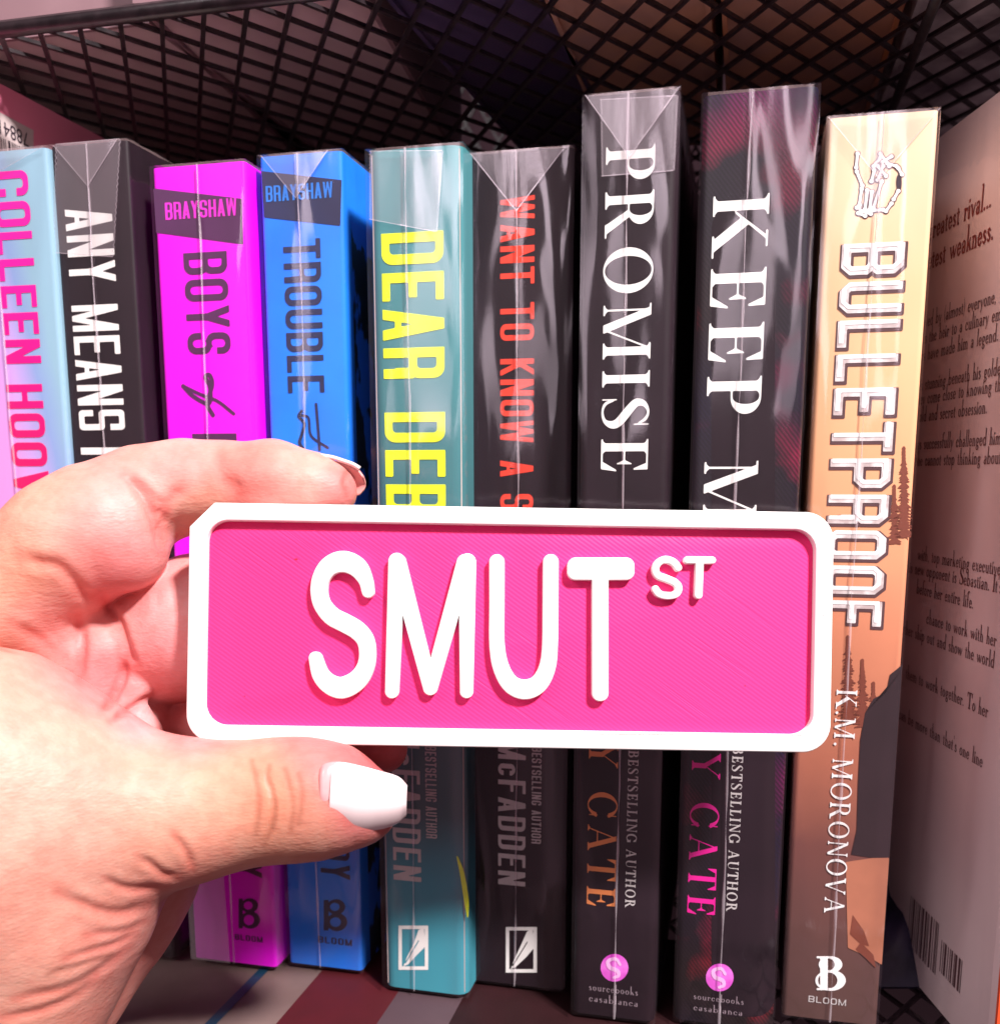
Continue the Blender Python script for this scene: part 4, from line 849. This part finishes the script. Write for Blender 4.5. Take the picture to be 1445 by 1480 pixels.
# keep fingers behind the sign (the pad is pressed flat against it)
# surface nets
def nets(f):
    s=f<0
    e=[]; cn=np.zeros(tuple(np.array(f.shape)-1),np.uint8)
    for i in (0,1):
        for j in (0,1):
            for k in (0,1): cn+=s[i:i+cn.shape[0],j:j+cn.shape[1],k:k+cn.shape[2]]
    act=(cn>0)&(cn<8); idx=np.argwhere(act); ids=np.full(act.shape,-1,np.int32); ids[act]=np.arange(len(idx))
    acc=np.zeros((len(idx),3),np.float64); cnt=np.zeros(len(idx))
    offs=[(0,0,0),(1,0,0),(0,1,0),(0,0,1),(1,1,0),(1,0,1),(0,1,1),(1,1,1)]
    vals={o:f[idx[:,0]+o[0],idx[:,1]+o[1],idx[:,2]+o[2]] for o in offs}
    for a in offs:
        for ax in range(3):
            if a[ax]: continue
            b=tuple(a[q]+(q==ax) for q in range(3)); va,vb=vals[a],vals[b]; m=(va<0)!=(vb<0)
            t=np.where(m,va/(va-vb+1e-20),0)
            p=np.array(a,float)[None,:]*np.ones((len(idx),1)); p[:,ax]+=t
            acc[m]+=p[m]; cnt[m]+=1
    P=lo+(idx+acc/cnt[:,None])*VX
    Q=[]
    for ax in range(3):
        a0=[slice(1,-1)]*3
        n=f.shape
        A=s[tuple(slice(1,n[q]-1) if q!=ax else slice(0,n[q]-1) for q in range(3))]; B_=s[tuple(slice(1,n[q]-1) if q!=ax else slice(1,n[q]) for q in range(3))]
        for flip,m in ((0,A&~B_),(1,~A&B_)):
            w_=np.argwhere(m); g=w_.copy()
            for q in range(3):
                if q!=ax: g[:,q]+=1
            u,v=[(1,2),(2,0),(0,1)][ax]
            def cid(du,dv):
                h=g.copy(); h[:,u]-=du; h[:,v]-=dv; return ids[h[:,0],h[:,1],h[:,2]]
            q4=np.stack([cid(1,1),cid(0,1),cid(0,0),cid(1,0)],1)
            Q.append(q4[:,::-1] if flip else q4)
    return P,np.vstack(Q)
P,Q=nets(f); ok=(Q>=0).all(1); Q=Q[ok]; del f
# light smoothing (removes the voxel steps)
def smooth(P,Q,it,lam=.5):
    E=np.vstack([Q[:,[0,1]],Q[:,[1,2]],Q[:,[2,3]],Q[:,[3,0]]])
    for _ in range(it):
        a=np.zeros_like(P); c=np.zeros(len(P))
        for k in range(3): a[:,k]=np.bincount(E[:,0],P[E[:,1],k],len(P))+np.bincount(E[:,1],P[E[:,0],k],len(P))
        c=np.bincount(E[:,0],minlength=len(P))+np.bincount(E[:,1],minlength=len(P)); c[c==0]=1
        P=P+lam*(a/c[:,None]-P)
    return P
P=smooth(P,Q,6)
def normals(P,Q):
    n=np.cross(P[Q[:,2]]-P[Q[:,0]],P[Q[:,3]]-P[Q[:,1]]); N_=np.zeros_like(P)
    for c in range(4):
        for k in range(3): N_[:,k]+=np.bincount(Q[:,c],n[:,k],len(P))
    return N_/(np.linalg.norm(N_,axis=1)[:,None]+1e-20)
def pix(P): d=-P[:,2]; return CX+P[:,0]/d*F, CY-P[:,1]/d*F
def pdist(px,py,pts,sub=5):
    q=spline(pts,sub) if len(pts)>2 else [np.array(p,float) for p in pts]; d=np.full(len(px),1e9); tt=np.zeros(len(px)); n=len(q)-1
    for i,(a,b) in enumerate(zip(q[:-1],q[1:])):
        v=b-a; t=np.clip(((px-a[0])*v[0]+(py-a[1])*v[1])/(v@v+1e-9),0,1); g=np.hypot(px-a[0]-t*v[0],py-a[1]-t*v[1]); m=g<d; d[m]=g[m]; tt[m]=(i+t[m])/n
    return d,tt
NR=normals(P,Q); px,py=pix(P); front=np.clip((NR*(-P/np.linalg.norm(P,axis=1)[:,None])).sum(1)*3,0,1); dep=-P[:,2]
# (points, depth mm, half width px, nearest / farthest distance it applies to)
CR=[
 # mount of the thumb: folds sweeping to the lower left
 ([(150,1268),(170,1280),(195,1285),(240,1282)],.9,6,.0,.206),([(84,1291),(138,1315),(175,1320),(214,1310)],1.3,8,0,.206),([(125,1351),(178,1346),(210,1331)],.6,5,0,.206),
 ([(94,1386),(156,1368),(198,1349)],.7,5,0,.206),([(70,1408),(110,1398),(160,1380)],.4,4,0,.206),([(20,1444),(89,1431),(134,1409),(186,1371)],.8,6,0,.206),([(-10,1473),(56,1462),(111,1438),(140,1415)],.8,6,0,.206),
 ([(200,1237),(218,1250),(236,1264),(258,1268)],1.0,6,0,.206),([(250,1206),(262,1222),(272,1239),(277,1257)],.8,6,0,.206),
 # thumb joint wrinkles
 ([(389,1108),(386,1125),(392,1142),(396,1170),(392,1200),(382,1222)],.8,3.6,0,.2),([(364,1100),(370,1130),(374,1165),(370,1205)],.35,4,0,.2),
 ([(412,1112),(418,1135),(424,1165),(420,1200)],.25,4,0,.2),([(432,1120),(436,1150),(432,1190)],.2,4,0,.2),
 # index: base, middle and end joint
 ([(178,688),(198,706),(217,735),(230,775),(236,800)],1.5,7,0,.216),([(196,690),(216,712),(240,735)],.5,6,0,.216),([(226,735),(236,745),(240,762)],.8,6,0,.216),
 ([(318,655),(322,690),(336,700),(345,712)],.6,10,0,.216),([(262,705),(245,722),(238,740)],.5,8,0,.216),
 ([(30,802),(55,812),(85,818),(105,838),(125,860),(145,862)],.9,9,0,.222),([(60,700),(40,740),(28,780)],.15,12,0,.22),
 ([(505,676),(497,695),(500,715)],.5,4,0,.216),
 # palm folds
 ([(20,900),(42,915),(60,925),(90,950)],.5,8,0,.24),
 
 ([(150,866),(172,900),(186,940),(196,962)],1.2,6,0,.236),([(112,890),(119,930),(114,985)],1.1,7,0,.236),([(183,950),(176,985),(160,1015),(148,1026)],1.3,6,0,.236),([(160,1042),(190,1024),(222,1004)],1.1,5,0,.236),([(60,905),(85,930),(92,965)],.4,8,0,.236),
 ([(0,935),(25,955),(60,975),(100,1010),(140,1035)],.5,7,.19,.215),([(70,998),(95,1015),(130,1028),(170,1040)],.35,6,.18,.21),([(20,980),(50,995),(90,1018)],.25,8,.18,.21),
 ([(225,850),(228,880)],.2,6,0,.24),
]
disp=np.zeros(len(P))
for pts,dm,wd,d0,d1 in CR:
    d,t=pdist(px,py,pts); taper=np.clip(np.minimum(t,1-t)*5,.15,1); m=((dep>d0)&(dep<d1)).astype(float)
    g=-np.exp(-(d/wd)**2)+(.25 if wd>4.5 else .0)*np.exp(-((d-wd*2.1)/(wd*1.1))**2)
    disp+=g*dm*.001*taper*m*front*(.42 if (dm>.35 and wd>4.5 and d1<.21 and pts[0][1]>1180) else .62)
# broad soft bulges
for (x,y,r,am,d0,d1) in ((90,770,60,.8,0,.22),(400,690,45,.6,0,.22),(300,905,60,.5,0,.24),(200,1140,70,.5,0,.2),(120,1240,80,.3,0,.2),(455,1110,22,.25,0,.2),(255,765,22,-.9,.205,.22),(340,712,24,-.35,.2,.22)):
    disp+=am*.001*np.exp(-((px-x)**2+(py-y)**2)/r**2)*((dep>d0)&(dep<d1))*front
P=P+NR*disp[:,None]; P=smooth(P,Q,1,.4)
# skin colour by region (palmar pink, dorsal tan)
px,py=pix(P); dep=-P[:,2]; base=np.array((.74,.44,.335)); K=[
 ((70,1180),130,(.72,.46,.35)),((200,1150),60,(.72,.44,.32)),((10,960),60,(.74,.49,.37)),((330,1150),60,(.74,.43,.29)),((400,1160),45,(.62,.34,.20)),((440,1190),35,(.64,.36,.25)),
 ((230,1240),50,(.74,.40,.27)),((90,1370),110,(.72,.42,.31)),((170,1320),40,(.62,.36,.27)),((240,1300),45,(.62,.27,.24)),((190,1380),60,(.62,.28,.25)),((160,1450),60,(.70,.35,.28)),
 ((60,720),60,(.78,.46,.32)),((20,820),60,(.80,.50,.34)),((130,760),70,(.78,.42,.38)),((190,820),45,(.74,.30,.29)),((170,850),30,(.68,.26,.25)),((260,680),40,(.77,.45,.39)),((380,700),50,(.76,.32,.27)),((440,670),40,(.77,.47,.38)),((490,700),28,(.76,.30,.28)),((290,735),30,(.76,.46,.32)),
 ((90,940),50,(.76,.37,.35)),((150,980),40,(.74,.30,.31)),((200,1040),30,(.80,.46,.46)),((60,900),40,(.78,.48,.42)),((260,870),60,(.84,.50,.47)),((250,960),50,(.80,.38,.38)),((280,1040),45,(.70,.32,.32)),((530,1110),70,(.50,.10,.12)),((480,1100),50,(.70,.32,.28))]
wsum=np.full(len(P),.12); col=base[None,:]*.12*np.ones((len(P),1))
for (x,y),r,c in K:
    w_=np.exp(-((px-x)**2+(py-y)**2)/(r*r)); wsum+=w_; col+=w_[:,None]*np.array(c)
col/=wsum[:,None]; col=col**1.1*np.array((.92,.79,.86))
for pts,dm,wd,d0,d1 in CR:      # creases: redder skin, plus shade of the folds put into the colour
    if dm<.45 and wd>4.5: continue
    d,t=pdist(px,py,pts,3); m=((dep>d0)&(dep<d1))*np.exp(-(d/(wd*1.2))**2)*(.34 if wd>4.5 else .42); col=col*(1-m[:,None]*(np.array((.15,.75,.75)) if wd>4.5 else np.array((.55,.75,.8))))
R3=np.array(CAMM.to_3x3()); Wd=P@R3.T+np.array((0,0,H)); org_=np.array(at(120,1150,.21)); Wd-=org_
me=bpy.data.meshes.new('hand'); me.vertices.add(len(Wd)); me.vertices.foreach_set('co',Wd.astype(np.float32).ravel())
me.loops.add(Q.size); me.loops.foreach_set('vertex_index',Q.astype(np.int32).ravel()); me.polygons.add(len(Q))
me.polygons.foreach_set('loop_start',np.arange(0,Q.size,4,dtype=np.int32)); me.polygons.foreach_set('loop_total',np.full(len(Q),4,np.int32)); me.update(calc_edges=True); me.validate()
me.polygons.foreach_set('use_smooth',np.ones(len(me.polygons),bool))
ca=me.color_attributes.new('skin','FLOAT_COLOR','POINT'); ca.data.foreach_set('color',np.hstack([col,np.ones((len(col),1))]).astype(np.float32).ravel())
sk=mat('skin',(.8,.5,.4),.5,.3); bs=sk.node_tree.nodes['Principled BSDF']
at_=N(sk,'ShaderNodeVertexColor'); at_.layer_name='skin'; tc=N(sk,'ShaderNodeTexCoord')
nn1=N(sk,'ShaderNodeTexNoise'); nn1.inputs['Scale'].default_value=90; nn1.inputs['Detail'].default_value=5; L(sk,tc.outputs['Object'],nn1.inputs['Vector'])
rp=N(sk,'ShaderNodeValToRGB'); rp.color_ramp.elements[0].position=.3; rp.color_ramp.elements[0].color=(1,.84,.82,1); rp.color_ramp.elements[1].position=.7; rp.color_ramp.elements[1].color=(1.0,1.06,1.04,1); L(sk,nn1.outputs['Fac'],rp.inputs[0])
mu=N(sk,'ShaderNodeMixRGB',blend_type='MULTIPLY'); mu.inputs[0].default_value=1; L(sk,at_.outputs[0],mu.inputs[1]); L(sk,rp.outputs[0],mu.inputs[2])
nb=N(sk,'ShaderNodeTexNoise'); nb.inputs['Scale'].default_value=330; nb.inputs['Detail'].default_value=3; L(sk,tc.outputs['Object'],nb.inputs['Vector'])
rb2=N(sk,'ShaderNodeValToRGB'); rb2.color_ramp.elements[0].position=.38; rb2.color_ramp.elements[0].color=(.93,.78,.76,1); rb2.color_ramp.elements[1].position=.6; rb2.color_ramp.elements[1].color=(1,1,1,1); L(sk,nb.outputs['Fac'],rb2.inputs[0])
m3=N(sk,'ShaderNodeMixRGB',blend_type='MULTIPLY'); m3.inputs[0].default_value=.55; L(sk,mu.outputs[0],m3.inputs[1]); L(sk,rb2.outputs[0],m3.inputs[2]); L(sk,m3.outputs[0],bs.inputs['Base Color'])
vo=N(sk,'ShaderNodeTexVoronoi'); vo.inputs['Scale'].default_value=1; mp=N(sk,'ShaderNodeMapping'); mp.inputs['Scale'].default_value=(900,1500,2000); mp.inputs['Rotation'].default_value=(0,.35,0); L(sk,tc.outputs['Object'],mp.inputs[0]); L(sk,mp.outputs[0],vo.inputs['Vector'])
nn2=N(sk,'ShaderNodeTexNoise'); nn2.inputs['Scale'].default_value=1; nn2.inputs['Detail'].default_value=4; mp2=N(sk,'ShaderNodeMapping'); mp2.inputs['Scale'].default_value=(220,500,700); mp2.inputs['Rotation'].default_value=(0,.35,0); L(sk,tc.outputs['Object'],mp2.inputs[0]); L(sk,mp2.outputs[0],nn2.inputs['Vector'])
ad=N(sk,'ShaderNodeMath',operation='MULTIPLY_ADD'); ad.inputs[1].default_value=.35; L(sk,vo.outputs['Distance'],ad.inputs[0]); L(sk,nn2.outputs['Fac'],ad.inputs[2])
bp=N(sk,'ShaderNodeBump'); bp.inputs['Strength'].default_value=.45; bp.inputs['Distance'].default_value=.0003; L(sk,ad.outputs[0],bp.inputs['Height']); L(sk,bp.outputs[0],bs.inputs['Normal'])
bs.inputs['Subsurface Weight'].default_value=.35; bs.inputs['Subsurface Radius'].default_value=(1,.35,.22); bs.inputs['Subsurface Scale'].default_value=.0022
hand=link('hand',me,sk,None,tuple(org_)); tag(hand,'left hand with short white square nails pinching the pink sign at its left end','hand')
# nails
def nail(name,top,bot,d_edge,bulge,m,n=22,mm=16,th=.00042):
    """curved plate between two outline curves (pixels), arched towards the lens"""
    A=spline(top,n//(len(top)-1)+1); B_=spline(bot,n//(len(bot)-1)+1); q=min(len(A),len(B_)); A=[A[int(i*(len(A)-1)/(n))] for i in range(n+1)]; B_=[B_[int(i*(len(B_)-1)/(n))] for i in range(n+1)]
    V=[]
    for i in range(n+1):
        u=i/n
        for j in range(mm+1):
            v=j/mm; x=A[i][0]*(1-v)+B_[i][0]*v; y=A[i][1]*(1-v)+B_[i][1]*v
            de=d_edge[0]*(1-u)+d_edge[1]*u
            d=de-bulge*math.sqrt(max(0,1-(2*v-1)**2*.93))*(1-.25*u)+.0022*max(0,v-.55)**2*4.9-.0006*math.sin(math.pi*u)
            V.append(at(x,y,d)-Vector(org_))
    Fc=[]
    for i in range(n):
        for j in range(mm): a=i*(mm+1)+j; Fc.append((a,a+1,a+mm+2,a+mm+1))
    o=mesh(name,V,Fc,m,hand,smooth=True); sd=o.modifiers.new('s','SOLIDIFY'); sd.thickness=th; sd.offset=0
    bv=o.modifiers.new('b','BEVEL'); bv.width=.00022; bv.segments=3; bv.limit_method='ANGLE'; bv.angle_limit=math.radians(50)
    return o
gel=mat('white_gel_polish',(.82,.64,.65),.14,.5); bare=mat('bare_nail',(.6,.3,.3),.25,.5); grain(bare,(.58,.29,.30),(.64,.34,.35),300,3)
nt=nail('fingernail',[(479,1108),(492,1102),(520,1107),(550,1115),(575,1123),(588,1136)],[(474,1190),(486,1196),(510,1202),(540,1200),(570,1192),(587,1178)],(.1887,.1914),.0027,gel)
nail('bare_nail_base',[(462,1115),(467,1106),(478,1102),(492,1101)],[(463,1180),(467,1187),(475,1190),(485,1193)],(.1891,.1891),.0026,bare,n=8)
# index nail, seen from its underside past the fingertip
Vn=[];Fn=[]; A=spline([(478,664),(494,668),(508,673),(519,679),(526,688)],5); B_=spline([(486,712),(497,716),(508,717),(519,716),(527,708)],5)
for i,(p,q) in enumerate(zip(A,B_)):
    for j in range(11):
        v=j/10; x=p[0]*(1-v)+q[0]*v; y=p[1]*(1-v)+q[1]*v; x+=2.5*math.sin(math.pi*v)*(i/len(A))
        Vn.append(at(x,y,.2085+.0035*math.sin(math.pi*min(v*.5+.08,1)))-Vector(org_))
for i in range(len(A)-1):
    for j in range(10): a=i*11+j; Fn.append((a,a+11,a+12,a+1))
un=mat('nail_underside',(.70,.26,.24),.35,.4); grain(un,(.66,.22,.21),(.74,.30,.28),200,3)
o=mesh('fingernail',Vn,Fn,un,hand,smooth=True); sd=o.modifiers.new('s','SOLIDIFY'); sd.thickness=.0005
tube('polished_edge',[Vector(at(p[0],p[1]-1.2,.2083))-Vector(org_) for p in spline([(462,659),(480,662),(496,667),(510,672),(520,678)],4)],.00042,gel,o)
